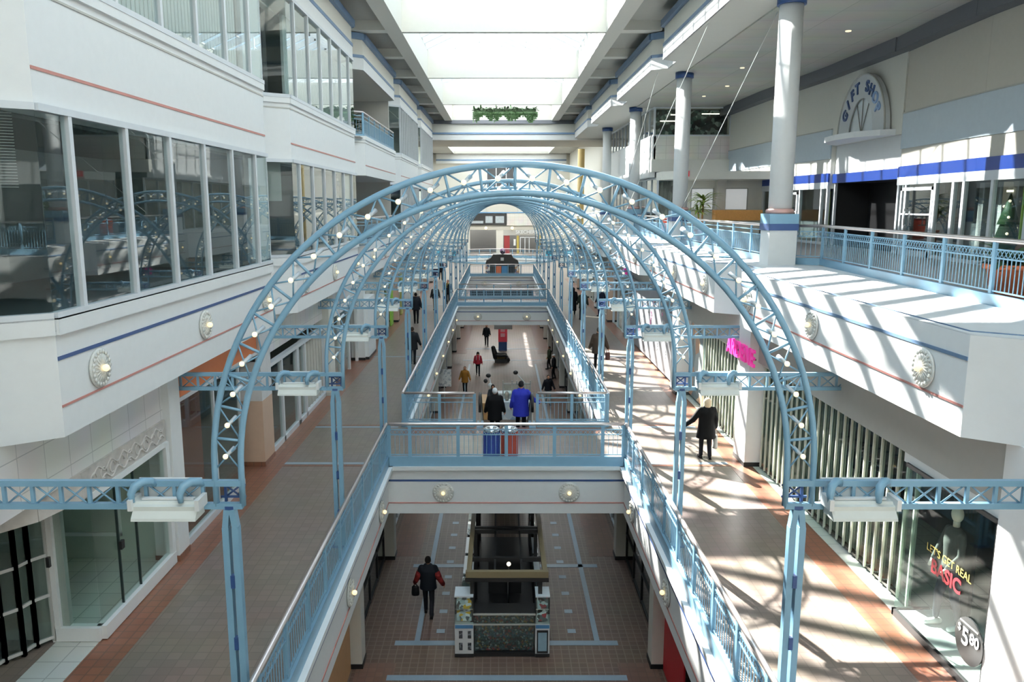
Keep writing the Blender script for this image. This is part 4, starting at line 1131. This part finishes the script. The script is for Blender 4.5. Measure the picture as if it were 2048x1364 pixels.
# ------------------------------------------------------------------ phone kiosk on the lower level
kx0, kx1, ky = -1.3, 1.08, 18.45
kz = L1
kk = thing('kiosk', 'dark phone case kiosk with beige roof frame and lit glass corner cases', 'kiosk', (-.1, 21.5, L1))
BEIGEF = M('kiosk_beige', '#6b6149', .5)
KG = clutter('kiosk_goods', ['#16211f', '#39484a', '#1b1b1e', '#5e2a2c', '#2d4145', '#737c7d', '#1f3335', '#111316', '#6e5a2a', '#3a4a50'], 24)
b = MB(); b.box(kx0, kx1, ky+.03, 25.6, kz, kz+.1); b.build('plinth', BLACK, kk); MB().box(-.8, .68, ky+.7, 25.5, kz+.1, kz+.115).build('floor_mat', BLACK, kk)
MB().box(-.5, .45, 21.6, 22.1, kz+.1, kz+1.2).build('till_desk', BLACK, kk)
zc = -2.4
b = MB()
for x in (-1.0, .9): b.box(x, x+.12, ky+.12, 25.5, zc, zc+.14)
b.box(-1.02, 1.04, ky+.08, ky+.2, zc, zc+.16); b.box(-1.0, 1.02, 28.2, 25.5, zc, zc+.14)
b.build('roof_frame', BEIGEF, kk)
b = MB(); b.box(-1.03, 1.05, ky+.06, ky+.22, zc-.1, zc-.002)
for y in (19.5, 21.3, 21.5, 23.6): b.box(-.95, .95, y, y+.1, zc-.03, zc+.08)
for x in (-.32, .36): b.box(x, x+.05, ky+.2, 25.4, zc-.02, zc+.05)
b.build('crossbar', BLACK, kk)
for x in (-.86, .84):
    for y in (ky+.15, 21.3, 23.4, 25.4): MB().box(x-.05, x+.05, y-.05, y+.05, kz+.1, zc).build('post', BLACK, kk)
fc = MB(); fc.box(-.8, .68, ky+.12, ky+.6, kz+.12, kz+1.1); o = fc.build('front_counter', KG, kk)
MB().box(-.82, .7, ky+.08, ky+.1, kz+.22, kz+1.15).build('glass_front', GLS, o)
b = MB(); b.box(-.84, .72, ky+.06, ky+.62, kz+1.1, kz+1.14); b.build('counter_top', BLACK, o); b = MB(); b.box(-.84, .72, ky+.05, ky+.08, kz+1.11, kz+1.15); b.box(-.84, .72, ky+.05, ky+.1, kz+.84, kz+.87); b.build('edge_trim', GREYP, o)
PRW = M('print_white', '#d4d6d6', .4)
for s, x0, x1 in ((-1, kx0, -.83), (1, .72, kx1)):
    c = MB().box(x0, x1, ky, ky+.5, kz+.08, kz+.9).build('corner_case', PRW, kk)
    MB().box(x0, x1, ky-.02, ky+.5, kz+.02, kz+.1).build('kick_board', BLACK, c)
    MB().box(x0+.01, x1-.01, ky-.012, ky-.002, kz+.79, kz+.88).build('blue_strip', M('kiosk_blue', '#3d6d94', .5) if 'kiosk_blue' not in bpy.data.materials else bpy.data.materials['kiosk_blue'], c)
    if s < 0:
        for px in (x0+.1, x0+.32):
            for pz in (.2, .52): MB().box(px-.045+.05, px+.045+.05, ky-.012, ky-.002, kz+pz, kz+pz+.2).build('phone_picture', clutter('phone_pic', ['#2a2c30', '#6b7076', '#3a3d44', '#17181b'], 22) if 'phone_pic' not in bpy.data.materials else bpy.data.materials['phone_pic'], c)
    else:
        MB().box(x0+.04, x1-.04, ky-.014, ky-.002, kz+.12, kz+.74).build('phone_picture', BLACK, c)
        MB().box(x0+.07, x1-.07, ky-.02, ky-.012, kz+.18, kz+.68).build('phone_screen', M('phone_screen', '#7c98a8', .2, noise=.2), c)
    for j, (z0, z1) in enumerate(((.95, 1.28), (1.3, 1.6))):
        MB().box(x0+.05, x1-.05, ky+.08, ky+.45, kz+z0, kz+z1-.1).build('goods', clutter('goods_glow%d%d' % (j, s), ['#cfdbe0', '#4d5a5e', '#e8eef0', '#8a2733' if s > 0 else '#c8a227', '#26282b', '#aebfc4'], 11, emit=.15), c)  # case lighting put into the goods as a slight glow
    MB().box(x0+.02, x1-.02, ky+.02, ky+.5, kz+1.28, kz+1.3).build('shelf', CHROME, c)
    b = MB(); b.box(x0, x1, ky, ky+.012, kz+.9, kz+1.62); b.box(x0, x0+.012, ky, ky+.5, kz+.9, kz+1.62); b.box(x1-.012, x1, ky, ky+.5, kz+.9, kz+1.62); b.build('case_glass', GLS, c)
    MB().box(x0, x1, ky, ky+.5, kz+1.62, kz+1.66).build('case_top', M('case_top', '#e3ebef', .12) if 'case_top' not in bpy.data.materials else bpy.data.materials['case_top'], c)  # white reflection on the glass top put into its colour
    xa, xb = (kx0+.12, -.9) if s < 0 else (.78, kx1-.14)
    for j, y in enumerate((19.2, 20.5, 21.8, 23.1, 24.3)):
        d = MB().box(xa, xb, y, y+1.1, kz+.1, kz+.85).build('side_counter', BLACK, kk)
        MB().box(xa+.02, xb-.02, y+.02, y+1.08, kz+.85, kz+1.25).build('goods', KG, d)
        MB().box(xa, xb, y, y+1.1, kz+1.25, kz+1.27).build('case_top', bpy.data.materials['case_top'] if j in (1, 2) else GLS, d)  # middle tops carry the painted white reflection, the rest are glass
o = thing('stool', 'blue seated stool inside the dark kiosk', 'stool', (-.1, 19.5, L1)); MB().lathe([(.2, kz+.62), (.22, kz+.7)], (0, 19.6, 0), 16).build('seat', BINB, o); MB().tube((0, 19.6, kz+.1), (0, 19.6, kz+.62), .04).build('stem', BLACK, o)
for i, (x, y) in enumerate(((0.05, 20.1), (.08, 21.0))):
    l = thing('desk_lamp', '%s small bright lamp glowing inside the kiosk' % ('lower', 'upper')[i], 'lamp', (x, y, kz+1.0)); MB().ball((x, y, kz+1.3), .06).build('bulb', BULBW, l); MB().tube((x, y, kz+.1), (x, y, kz+1.26), .02).build('stem', BLACK, l)

# second lower kiosk behind the escalator
k2 = thing('display_counter', 'white counter kiosk with glass screens behind the escalator', 'kiosk', (.2, 42, L1))
MB().box(-.7, 1.55, 41, 41.7, L1, L1+.95).build('counter', clutter('counter_print', ['#dfe6ea', '#dfe6ea', '#9db6cf', '#e8ecee', '#c9d6e0'], 3), k2)
MB().box(-1.2, -.7, 41, 43, L1, L1+.9).build('side_counter', M('kiosk_wood', '#b08a5a', .5), k2)
MB().box(.0, 1.5, 42.6, 42.65, L1+.9, L1+1.6).build('glass_screen', GLS, k2)
b = MB()
for x in (.0, .5, .75, 1.5): b.box(x-.03, x+.03, 42.58, 42.66, L1, L1+1.75)
b.box(0, 1.5, 42.58, 42.66, L1+1.56, L1+1.62); b.build('screen_post', GREYP, k2)
MB().box(-.7, 1.5, 43.2, 43.9, L1, L1+.9).build('rear_counter', WHITE, k2)
for i, x in enumerate((.2, .6)):
    o = MB().lathe([(.1, L1+.97), (.13, L1+1.3), (.06, L1+1.45)], (x, 41.4, 0), 14).build('glass_dispenser', M('jar%d' % i, '#8f8a80', .2)); tag(o, '%s grey dispenser standing on the white counter kiosk' % ('round', 'second')[i], 'dispenser')
for i, (x, y, lab) in enumerate(((-.75, 42.6, 'black and white lamp cluster on the side counter of the lower kiosk'), (.75, 43.4, 'black disc lamp on a bent arm over the lower kiosk'))):
    l = thing('arm_lamp', lab, 'lamp', (x, y, L1+.9))
    MB().path([(x+.35*i+.15, y, L1+.9), (x+.35*i+.1, y, L1+1.5), (x, y, L1+2.0)], .025).build('arm', WHITE, l)
    MB().ball((x-.05, y, L1+2.05), .14, .1, .12).build('head', BLACK, l)
    if not i: MB().ball((x-.2, y, L1+1.75), .12, .1, .12).build('head', BLACK, l); MB().ball((x+.05, y-.05, L1+1.5), .13, .1, .15).build('base', WHITE, l)
# massage chair and promotion pillar
mc = thing('massage_chair', 'black and gold massage chair standing on the lower floor', 'chair', (-.15, 56.8, L1))
MB().box(-.7, .55, 56.3, 57.3, L1, L1+.35).build('base', BLACK, mc)
b = MB(); b.caps((-.6, 56.8, L1+.5), (-.85, 56.8, L1+1.45), .28, .22); b.build('backrest', BLACK, mc)
b = MB(); b.caps((-.4, 56.8, L1+.5), (.3, 56.8, L1+.55), .26, .24); b.build('seat', M('chair_gold', '#6d5a36', .5), mc)
for y in (56.35, 57.25): MB().caps((-.5, y, L1+.75), (.4, y, L1+.7), .14).build('armrest', BLACK, mc)
MB().caps((.45, 56.8, L1+.5), (.65, 56.8, L1+.2), .22, .2).build('footrest', BLACK, mc)
mc.scale = (.72, .72, .72)
pr = thing('promotion_pillar', 'red and navy promotion pillar with white top behind the massage chair', 'pillar', (.1, 61.6, L1))
MB().box(-.3, .4, 61.3, 61.9, L1+.7, L1+2.5).build('red_panel', M('promo_red', '#d23a4a', .5), pr); MB().box(-.28, .38, 61.28, 61.92, L1, L1+.7).build('base', NAVY, pr)
b = MB()
for z in (1.1, 1.5, 1.9): b.box(-.12, .22, 61.28, 61.3, L1+z, L1+z+.28)
b.build('white_print', M('promo_print', '#e8a8ae', .5), pr)
MB().box(-.27, .37, 61.2, 61.98, L1+2.5, L1+2.65).build('cap', NAVY, pr)
wb = thing('hanging_box_sign', 'white box sign hanging under the second bridge', 'sign', (0, 58.5, -2)); MB().box(-.6, .75, 58.4, 58.7, -2.35, -1.45).build('box', WHITE, wb)
st('window_64', MB().box(-3.1, 3.1, 77.6, 77.7, L1, -1.5), M('lower_glass', '#2b3a44', .2))
b = MB()
for x in (-3, -1.5, 0, 1.5, 3): b.box(x-.04, x+.04, 77.55, 77.6, L1, -1.5)
st('window_65', b, BLUED)
# black kiosk by the ring
bk = thing('kiosk', 'black kiosk with flared black canopy near the circular railing', 'kiosk', (.05, 79, 0))
MB().box(-1.6, 1.7, 78.4, 80.4, 0, 1.0).build('counter', BLACK, bk)
MB().prism([(-1.6, 1.0), (-1.5, 1.35), (-1.05, 1.6), (-.85, 1.95), (.95, 1.95), (1.15, 1.6), (1.6, 1.35), (1.7, 1.0)], 78.5, 80.3, 'y').build('canopy', BLACK, bk)
MB().box(-.1, .2, 78.45, 78.5, 1.35, 1.65).build('white_emblem', WHITE, bk)
MB().box(-.55, -.05, 78.3, 78.4, .1, .85).build('orange_panel', M('panel_orange', '#c4643a', .5), bk); MB().box(.0, .55, 78.3, 78.4, .1, .85).build('blue_panel', M('panel_blue', '#3b78a8', .5), bk)
for x in (-1.6, 1.3): MB().box(x, x+.45, 78.25, 78.4, .1, 1.0).build('poster', clutter('bk_poster%d' % int(x > 0), ['#d8d4cc', '#8a6a8a', '#c99a72', '#46506a', '#efe9e0'], 5), bk)
sp = MB(); sp.ball((.1, 79, 2.25), .28, .2, .3); sp.build('top_figure', clutter('fig', ['#7d5a80', '#2d2a40', '#c9c0d0'], 5), bk)

# escalator pair going down from the front bridge
es = thing('escalator', 'escalator going down from the front bridge between two blue railings', 'escalator', (0, 24, 0))
b = MB(); n = 26
for i in range(n): 
    y = 23.72+i*.3; z = -(i+1)*4.5/n; b.box(-.55, .6, y, y+.31, z-.3, z)
b.build('steps', GREYD, es)
for x in (-.78, .83):
    b = MB(); b.prism([(23.7, -.0), (23.7, .9), (24.2, .9), (32.0, -3.6), (33.0, -3.6), (33.0, -4.5), (31.4, -4.5), (23.72, -.2)], x-.02, x+.02, 'x'); b.build('balustrade', GREYP, es)
    b = MB(); b.path([(x, 23.65, .5), (x, 23.6, .8), (x, 23.75, .95), (x, 24.2, .95), (x, 32.0, -3.55), (x, 33.0, -3.55), (x, 33.15, -3.8)], .045, 8); b.build('handrail', BLACK, es)
    b = MB(); b.box(x-.1, x+.1, 23.55, 24.3, -.02, .05); b.build('newel_base', BLUE, es)
# ------------------------------------------------------------------ people
def remesh(o, vox, it=4):
    m = o.modifiers.new('remesh', 'REMESH'); m.mode = 'VOXEL'; m.voxel_size = vox; m.use_smooth_shade = True
    if it:
        k = o.modifiers.new('smooth', 'SMOOTH'); k.factor = .5; k.iterations = it
    return o
_mc = {}
def cm(col, rough=.75, noise=.12):
    if col not in _mc: _mc[col] = M('cloth_'+col.strip('#'), col, rough, noise=noise, scale=25, spec=.15)
    return _mc[col]

def person(label, loc, face, h=1.7, coat='#17181c', hem=.78, pants='#15161a', hair='#241a14', style='short', stride=.2,
           la=(.05, .05), ra=(.05, -.05), shoes='#101010', bag=None, pack=None, sleeve=None, scarf=None, bulk=1., skirt=1., grp=None):
    """face: heading in degrees, 0 = walking away from the viewer (+y). la/ra: (outward, forward) swing of the arms"""
    t = thing('person', label, 'person', loc, grp, radians(face))
    k = h/1.75
    V = lambda x, y, z: (x*k, y*k, z*k)
    B = lambda mb, nm, m, par=t: mb.build(nm, m, par, local=True)
    hip = [(-.09, 0, .92), (.09, 0, .92)]
    knee = [(-.095, stride*.5+.05, .49), (.095, -stride*.25+.02, .48)]
    ank = [(-.095, stride, .085), (.095, -stride*1.05, .085+stride*.3)]
    arms = []
    for s, (o, f) in ((-1, la), (1, ra)):
        sh = (s*.18, 0, 1.42); el = (s*(.225+o*.6), f*.45-.03, 1.15-abs(o)*-.05)
        wr = (s*(.235+o*1.35), f*1.1+.05, .92+abs(o)*.22+abs(f)*.12)
        arms.append((s, sh, el, wr))
    # body: one continuous surface from head to ankles
    b = MB()
    b.ball(V(0, .01, 1.635), .076*k, .095*k, .115*k, 16); b.ball(V(0, .045, 1.59), .06*k, .06*k, .07*k, 12)
    b.caps(V(0, .1, 1.615), V(0, .108, 1.6), .012*k, .016*k, 8)                    # nose
    for s in (-1, 1): b.ball(V(s*.078, .0, 1.62), .012*k, .025*k, .034*k, 8)         # ears
    b.caps(V(0, -.015, 1.46), V(0, .0, 1.57), .056*k, .05*k)
    b.loft([(0, 0, z*k, rx*k, ry*k) for z, rx, ry in ((.86, .15, .1), (1.0, .16, .11), (1.12, .14, .1), (1.3, .17, .115), (1.42, .17, .1), (1.48, .08, .07))])
    for s, sh, el, wr in arms: b.caps(V(*sh), V(*el), .05*k, .042*k); b.caps(V(*el), V(*wr), .042*k, .03*k)
    for a, c, d in zip(hip, knee, ank): b.caps(V(*a), V(*c), .08*k, .055*k); b.caps(V(*c), V(*d), .052*k, .036*k)
    remesh(B(b, 'body', SKIN), .014, 3)
    e = MB()
    for s in (-1, 1): e.ball(V(s*.032, .1, 1.64), .011*k, .006*k, .008*k, 8)
    e.cbox(V(0, .108, 1.565), (.045*k, .008*k, .008*k)); B(e, 'face_feature', BLACK)
    # trousers
    b = MB(); b.loft([(0, 0, z*k, rx*k, ry*k) for z, rx, ry in ((.84, .15, .115), (.95, .172, .125), (1.04, .165, .12))])
    for a, c, d in zip(hip, knee, ank):
        b.caps(V(*a), V(*c), .092*k, .07*k); b.caps(V(*c), V(d[0], d[1]-.005, d[2]+.02), .068*k, .058*k)
    remesh(B(b, 'trousers', cm(pants)), .02)
    for a in ank:
        f = MB(); f.caps(V(a[0], a[1]-.03, a[2]-.035), V(a[0]+(a[0])*.25, a[1]+.15, a[2]-.05), .045*k, .036*k)
        f.cbox(V(a[0], a[1]+.05, a[2]-.075), (.085*k, .24*k, .02*k)); B(f, 'shoe', cm(shoes, .5))
    # coat with sleeves
    b = MB(); w = bulk
    rg = [(hem, .205*skirt, .165*skirt), ((hem+1.02)/2, .195*(1+skirt)/2, .15), (1.03, .185, .14), (1.2, .185, .145), (1.36, .205, .14), (1.43, .18, .115), (1.49, .085, .085)]
    w *= 1.14; b.loft([(0, 0, z*k, rx*w*k, ry*w*k) for z, rx, ry in rg])
    for s, sh, el, wr in arms:
        b.caps(V(*sh), V(*el), .075*w*k, .066*w*k)
        if sleeve is None: b.caps(V(*el), V(*wr), .064*w*k, .05*w*k)
    b.caps(V(-.05, -.01, 1.49), V(.05, -.01, 1.49), .075*k, .075*k)
    remesh(B(b, 'coat', cm(coat)), .02, 5)
    if sleeve:
        for s, sh, el, wr in arms:
            f = MB(); m_ = tuple((a*.45+c*.55) for a, c in zip(sh, el)); f.caps(V(*m_), V(*el), .079*w*k, .072*w*k); f.caps(V(*el), V(*wr), .07*w*k, .054*w*k); B(f, 'sleeve', cm(sleeve))
    # hands with separate bent fingers
    for s, sh, el, wr in arms:
        d = (Vector(wr)-Vector(el)).normalized(); sd = Vector((1, 0, 0)); fw = d.cross(sd).normalized()
        if fw.y < 0: fw = -fw
        P = Vector(wr)+d*.045; f = MB()
        f.caps(V(*(Vector(wr)+d*.015)), V(*(P+d*.02)), .028*k, .034*k, 8)
        for i, L in enumerate((.07, .08, .075, .058)):
            a = P+d*.035+fw*((1.5-i)*.019); m_ = a+d*L*.5-sd*(s*.008); q = m_+d*L*.45-sd*(s*.03)
            f.path([V(*a), V(*m_), V(*q)], [.0095*k, .0085*k, .007*k], 6)
        a = P+fw*.025; f.path([V(*a), V(*(a+fw*.03+d*.025)), V(*(a+fw*.035+d*.055))], [.0115*k, .01*k, .008*k], 6)
        B(f, 'hand', SKIN if style != 'gloves' else BLACK)
    # hair or headgear
    f = MB()
    if style == 'short': f.ball(V(0, -.02, 1.66), .087*k, .1*k, .108*k, 16); nm = 'hair'
    elif style == 'bob':
        f.ball(V(0, -.022, 1.65), .105*k, .115*k, .125*k, 16); f.loft([(0, -.04*k, z*k, rx*k, ry*k) for z, rx, ry in ((1.5, .085, .06), (1.56, .1, .075), (1.65, .1, .09))]); nm = 'hair'
    elif style == 'hood':
        f.ball(V(0, -.02, 1.64), .115*k, .125*k, .14*k, 16); f.caps(V(0, -.05, 1.5), V(0, -.03, 1.6), .1*k, .1*k); nm = 'hood'
    elif style == 'beanie': f.ball(V(0, -.012, 1.675), .092*k, .108*k, .105*k, 16); f.ball(V(0, -.012, 1.69), .085*k, .1*k, .1*k, 12); nm = 'knit_hat'
    elif style == 'cap': f.ball(V(0, -.01, 1.68), .09*k, .105*k, .09*k, 16); f.cbox(V(0, .13, 1.68), (.13*k, .1*k, .015*k)); nm = 'cap'
    remesh(B(f, nm, cm(hair, .8)), .016, 2)
    if scarf:
        f = MB(); f.path([V(.1*cos(g), .095*sin(g)-.005, 1.49) for g in [2*PI*i/16 for i in range(16)]], .045*k, 8, True); f.caps(V(.05, .12, 1.46), V(.06, .15, 1.25), .045*k, .04*k); B(f, 'scarf', cm(scarf))
    if pack:
        f = MB(); f.loft([(0, -.2*k, z*k, rx*k, .1*k) for z, rx in ((1.0, .1), (1.04, .14), (1.3, .14), (1.42, .1))]); remesh(B(f, 'backpack', cm(pack)), .02, 3)
        for s in (-1, 1): q = MB(); q.path([V(s*.11, -.12, 1.42), V(s*.11, 0, 1.5), V(s*.12, .13, 1.4), V(s*.13, .14, 1.2), V(s*.14, .0, 1.06)], .022*k, 6); B(q, 'strap', cm('#9aa3a8'))
    return t, arms, k

def carry(label, t, arms, k, side, size, col, drop=.1, name='handbag', cat='bag', loops=True):
    """a bag hanging from a hand: its own thing"""
    s, sh, el, wr = arms[0 if side < 0 else 1]
    R_ = Matrix.Rotation(t.rotation_euler.z, 4, 'Z')
    p = Vector(t.location)+R_ @ (Vector(wr)*k+Vector((0, .01, -.075)))
    w, d, h = size
    o = thing(name, label, cat, (p.x, p.y, p.z-drop-h))
    z1 = -0.0
    b = MB(); b.loft([(0, 0, h, w*.42, d*.38), (0, 0, h*.9, w*.46, d*.46), (0, 0, h*.3, w*.5, d*.5), (0, 0, .03, w*.5, d*.5), (0, 0, 0, w*.45, d*.45)], 18)
    b.build('bag_body', cm(col, .6), o, local=True)
    if loops:
        q = MB()
        for yy in (-d*.25, d*.25): q.path([(-w*.28, yy, h*.97), (-w*.14, yy*.5, h+drop*.8), (0, 0, h+drop+.01), (w*.14, yy*.5, h+drop*.8), (w*.28, yy, h*.97)], .008, 6)
        q.build('handle', cm(col, .6), o, local=True)
    o.rotation_euler.z = t.rotation_euler.z
    return o

# sunlit walkway
t, a, k = person('person with pale hair in a black coat walking away with one arm held out', (5.35, 20.6, 0), 2, 1.68, '#07080a', .62, '#12131a', '#d9c6a8', 'bob', .1, (.3, -.12), (.03, -.02), skirt=1.12, bulk=1.08)
carry('pale grey shopping bag hanging from the hand of the walker in black coat', t, a, k, 1, (.13, .24, .36), '#b9bab6', .16, 'shopping_bag')
t, a, k = person('person in a bulky brown coat walking away behind a blue post', (3.88, 32.2, 0), 0, 1.78, '#3a3029', .72, '#17181b', '#4a4540', 'beanie', .15, (.08, .1), (.1, -.1), bulk=1.18)
carry('brown shoulder bag beside the person in the bulky brown coat', t, a, k, 1, (.2, .2, .3), '#4a3230', .12)
person('person in an ankle length black hooded coat on the sunlit walkway', (4.39, 49.3, 0), 0, 1.68, '#0d0e12', .25, '#0d0e12', '#0d0e12', 'hood', .08, (.02, .03), (.02, -.03), skirt=.95)
person('person in a dark green jacket and dark trousers beside the long black coat', (4.72, 46.8, 0), 4, 1.76, '#242a24', .7, '#1d222c', '#1d1a18', 'short', .2, (.04, .12), (.05, -.1))
person('person in navy standing by the far sunlit shopfront', (6.0, 48.4, 0), 30, 1.74, '#1b2030', .8, '#1b2540', '#1a1512', 'short', .04)
# escalator head
person('person in a black coat with white hair stepping onto the escalator', (-.33, 24.78, -.69), 0, 1.68, '#0c0d10', .66, '#0c0d10', '#dfe3e6', 'short', .06, (.06, .02), (.06, .02), bulk=1.08)
person('person in a bright blue parka on the escalator, hand on the rail', (.5, 24.52, -.52), 0, 1.77, '#26309a', .66, '#14151a', '#16181c', 'beanie', .06, (.05, .05), (.25, .28), bulk=1.14)
# shaded walkway
person('person in a dark coat walking away on the shaded walkway behind a post', (-3.9, 33.5, 0), 0, 1.62, '#181b20', .7, '#15181d', '#2a211b', 'short', .18, (.06, .1), (.1, -.1), bulk=1.08)
person('person in a dark navy jacket near the lime green poster', (-4.98, 45.3, 0), 0, 1.8, '#161a22', .8, '#12141a', '#17130f', 'short', .2, (.05, .1), (.06, -.12), bulk=1.05)
person('person with a white scarf and tan trousers coming towards the viewer', (-4.33, 51, 0), 180, 1.66, '#2b2e30', .85, '#8a7765', '#1a1411', 'short', .15, (.06, .08), (.06, -.08), scarf='#e3e5e6', pack='#6f7f88')
person('person in a black jacket coming past the far shaded railing corner', (-3.72, 54.2, 0), 175, 1.7, '#15161a', .82, '#141519', '#2a1713', 'short', .18, (.08, .1), (.1, -.1), scarf='#8a7a4a')
person('person in dark purple clothes in the far shaded group', (-6.0, 71.5, 0), 170, 1.7, '#2a1f30', .75, '#141418', '#15110f', 'short', .12)
person('person in black clothes in the far shaded group', (-5.55, 72.4, 0), 190, 1.74, '#141417', .75, '#141418', '#15110f', 'short', .12)
# lower level
t, a, k = person('person in a dark vest with red sleeves walking on the dim lower floor', (-2.14, 20.5, L1), 0, 1.76, '#10151c', .82, '#14161c', '#120f0e', 'short', .22, (.1, .06), (.12, -.04), sleeve='#6a1f1f', bulk=1.04)
carry('black handbag held by the person with red sleeves', t, a, k, -1, (.22, .14, .26), '#0d0e10', .06)
person('person in a red jacket with a grey backpack on the lower floor', (-1.64, 52.2, L1), 180, 1.58, '#8a2430', .85, '#15171b', '#15100e', 'hood', .15, pack='#5a5a60')
person('person in a mustard brown coat on the lower floor', (-2.28, 47, L1), 175, 1.66, '#7a5320', .72, '#191a1c', '#2a1d16', 'short', .12, (.1, .2), (.08, .05))
person('person in a black tee and pale jeans near the sunny floor patch', (2.58, 44.3, L1), 185, 1.7, '#12131a', .85, '#7d8b8f', '#120f0e', 'short', .16, (.1, .1), (.1, .1))
person('person with a white cap by the lower sunlit shops', (3.35, 51, L1), 90, 1.66, '#17181b', .8, '#17181b', '#e6e6e6', 'cap', .1)
person('person in a dark green jacket by the lower sunlit shops', (3.25, 54.2, L1), 80, 1.62, '#3a4030', .8, '#17181b', '#1b1512', 'short', .1)
person('person in black far along the lower floor under the second bridge', (-1.25, 63.5, L1), 180, 1.72, '#14171a', .8, '#101114', '#120f0e', 'short', .15)
person('person with dark hair working behind the white counter kiosk', (-.55, 41.95, L1), 180, 1.68, '#23262a', .8, '#17181b', '#0f0d0c', 'bob', .02, (.05, .3), (.05, .35), pack=None)
MX, MY = 6.95, 11.75
# mannequin in the show window
mq = thing('mannequin', 'egg headed mannequin in dark sweater and jeans inside the glass corner window', 'mannequin', (MX, MY, .1))
b = MB(); b.ball((MX, MY, 2.0), .085, .1, .13, 18); b.caps((MX, MY, 1.8), (MX, MY, 1.9), .05); b.build('head', MANN, mq)
b = MB(); b.loft([(MX, MY, z, rx, ry) for z, rx, ry in ((1.12, .16, .18), (1.3, .14, .16), (1.55, .15, .2), (1.7, .13, .2), (1.8, .06, .07))])
for s in (-1, 1): b.caps((MX, MY+s*.19, 1.7), (MX-.05, MY+s*.28, 1.42), .06, .055); b.caps((MX-.05, MY+s*.28, 1.42), (MX-.2, MY+s*.2, 1.2), .05, .042)
remesh(b.build('sweater', M('sweater_grey', '#4a4a48', .85, noise=.2, scale=30), mq), .02)
for s in (-1, 1): b = MB(); b.caps((MX-.21, MY+s*.2, 1.17), (MX-.27, MY+s*.17, 1.1), .035, .025); b.build('hand', MANN, mq)
b = MB()
for s in (-1, 1): b.caps((MX, MY+s*.09, 1.12), (MX-.05-.06*s, MY+s*.11, .65), .1, .075); b.caps((MX-.05-.06*s, MY+s*.11, .65), (MX-.12*s, MY+s*.12, .25), .07, .05)
remesh(b.build('jeans', M('dark_denim', '#262b3a', .8), mq), .02)
for s in (-1, 1): b = MB(); b.caps((MX+.05-.12*s, MY+s*.12, .16), (MX-.15-.12*s, MY+s*.13, .14), .055, .045); b.build('shoe', WHITE, mq)
MB().tube((MX+.15, MY, .1), (MX+.15, MY, 1.2), .015).build('stand', CHROME, mq)
# ------------------------------------------------------------------ daylight and camera
w = bpy.data.worlds.new('sky'); SC.world = w; w.use_nodes = True
nt = w.node_tree; bg = nt.nodes['Background']
bg.inputs[0].default_value = (.66, .84, 1.0, 1); bg.inputs[1].default_value = SKY
def sun(name, d, strength, col, ang=.009):
    l = bpy.data.lights.new(name, 'SUN'); l.energy = strength; l.color = col; l.angle = ang
    o = bpy.data.objects.new(name, l); COL.objects.link(o)
    o.rotation_euler = Vector(d).to_track_quat('-Z', 'Y').to_euler(); o.location = (0, 60, 60)
sun('sun', (.455, -1.294, -1.0), SUN, (1., .955, .88), .0095)
sun('added_second_sun', (1.9, -.25, -1.0), SUN2, (1., .97, .92), .012)  # weaker sun added for the gallery patches, stands in for guessed reflected sunlight
def portal(loc, sx, sy):
    l = bpy.data.lights.new('skylight_portal', 'AREA'); l.shape = 'RECTANGLE'; l.size = sx; l.size_y = sy
    o = bpy.data.objects.new('skylight_portal', l); COL.objects.link(o); o.location = loc
    l.cycles.is_portal = True
portal((0, 19, 15.1), 8.3, 78)
cam = bpy.data.cameras.new('camera'); cam.sensor_width = 36; cam.lens = 1593/2048*36
cam.shift_x = 24/2048; cam.clip_end = 400
co = bpy.data.objects.new('camera', cam); COL.objects.link(co)
co.location = (-.165, 0, 6.74); co.rotation_euler = (radians(90)-atan((682-410)/1593), 0, 0)
SC.camera = co
SC.view_settings.view_transform = 'Standard'; SC.view_settings.look = 'None'
SC.view_settings.exposure = EXPO; SC.view_settings.gamma = 1; SC.view_settings.use_curve_mapping = False
cy = SC.cycles
cy.max_bounces = 9; cy.diffuse_bounces = 5; cy.glossy_bounces = 4; cy.transmission_bounces = 4; cy.transparent_max_bounces = 14
cy.use_denoising = True; cy.sample_clamp_indirect = 6; cy.caustics_reflective = False; cy.caustics_refractive = False
cy.use_adaptive_sampling = True; cy.adaptive_threshold = .02
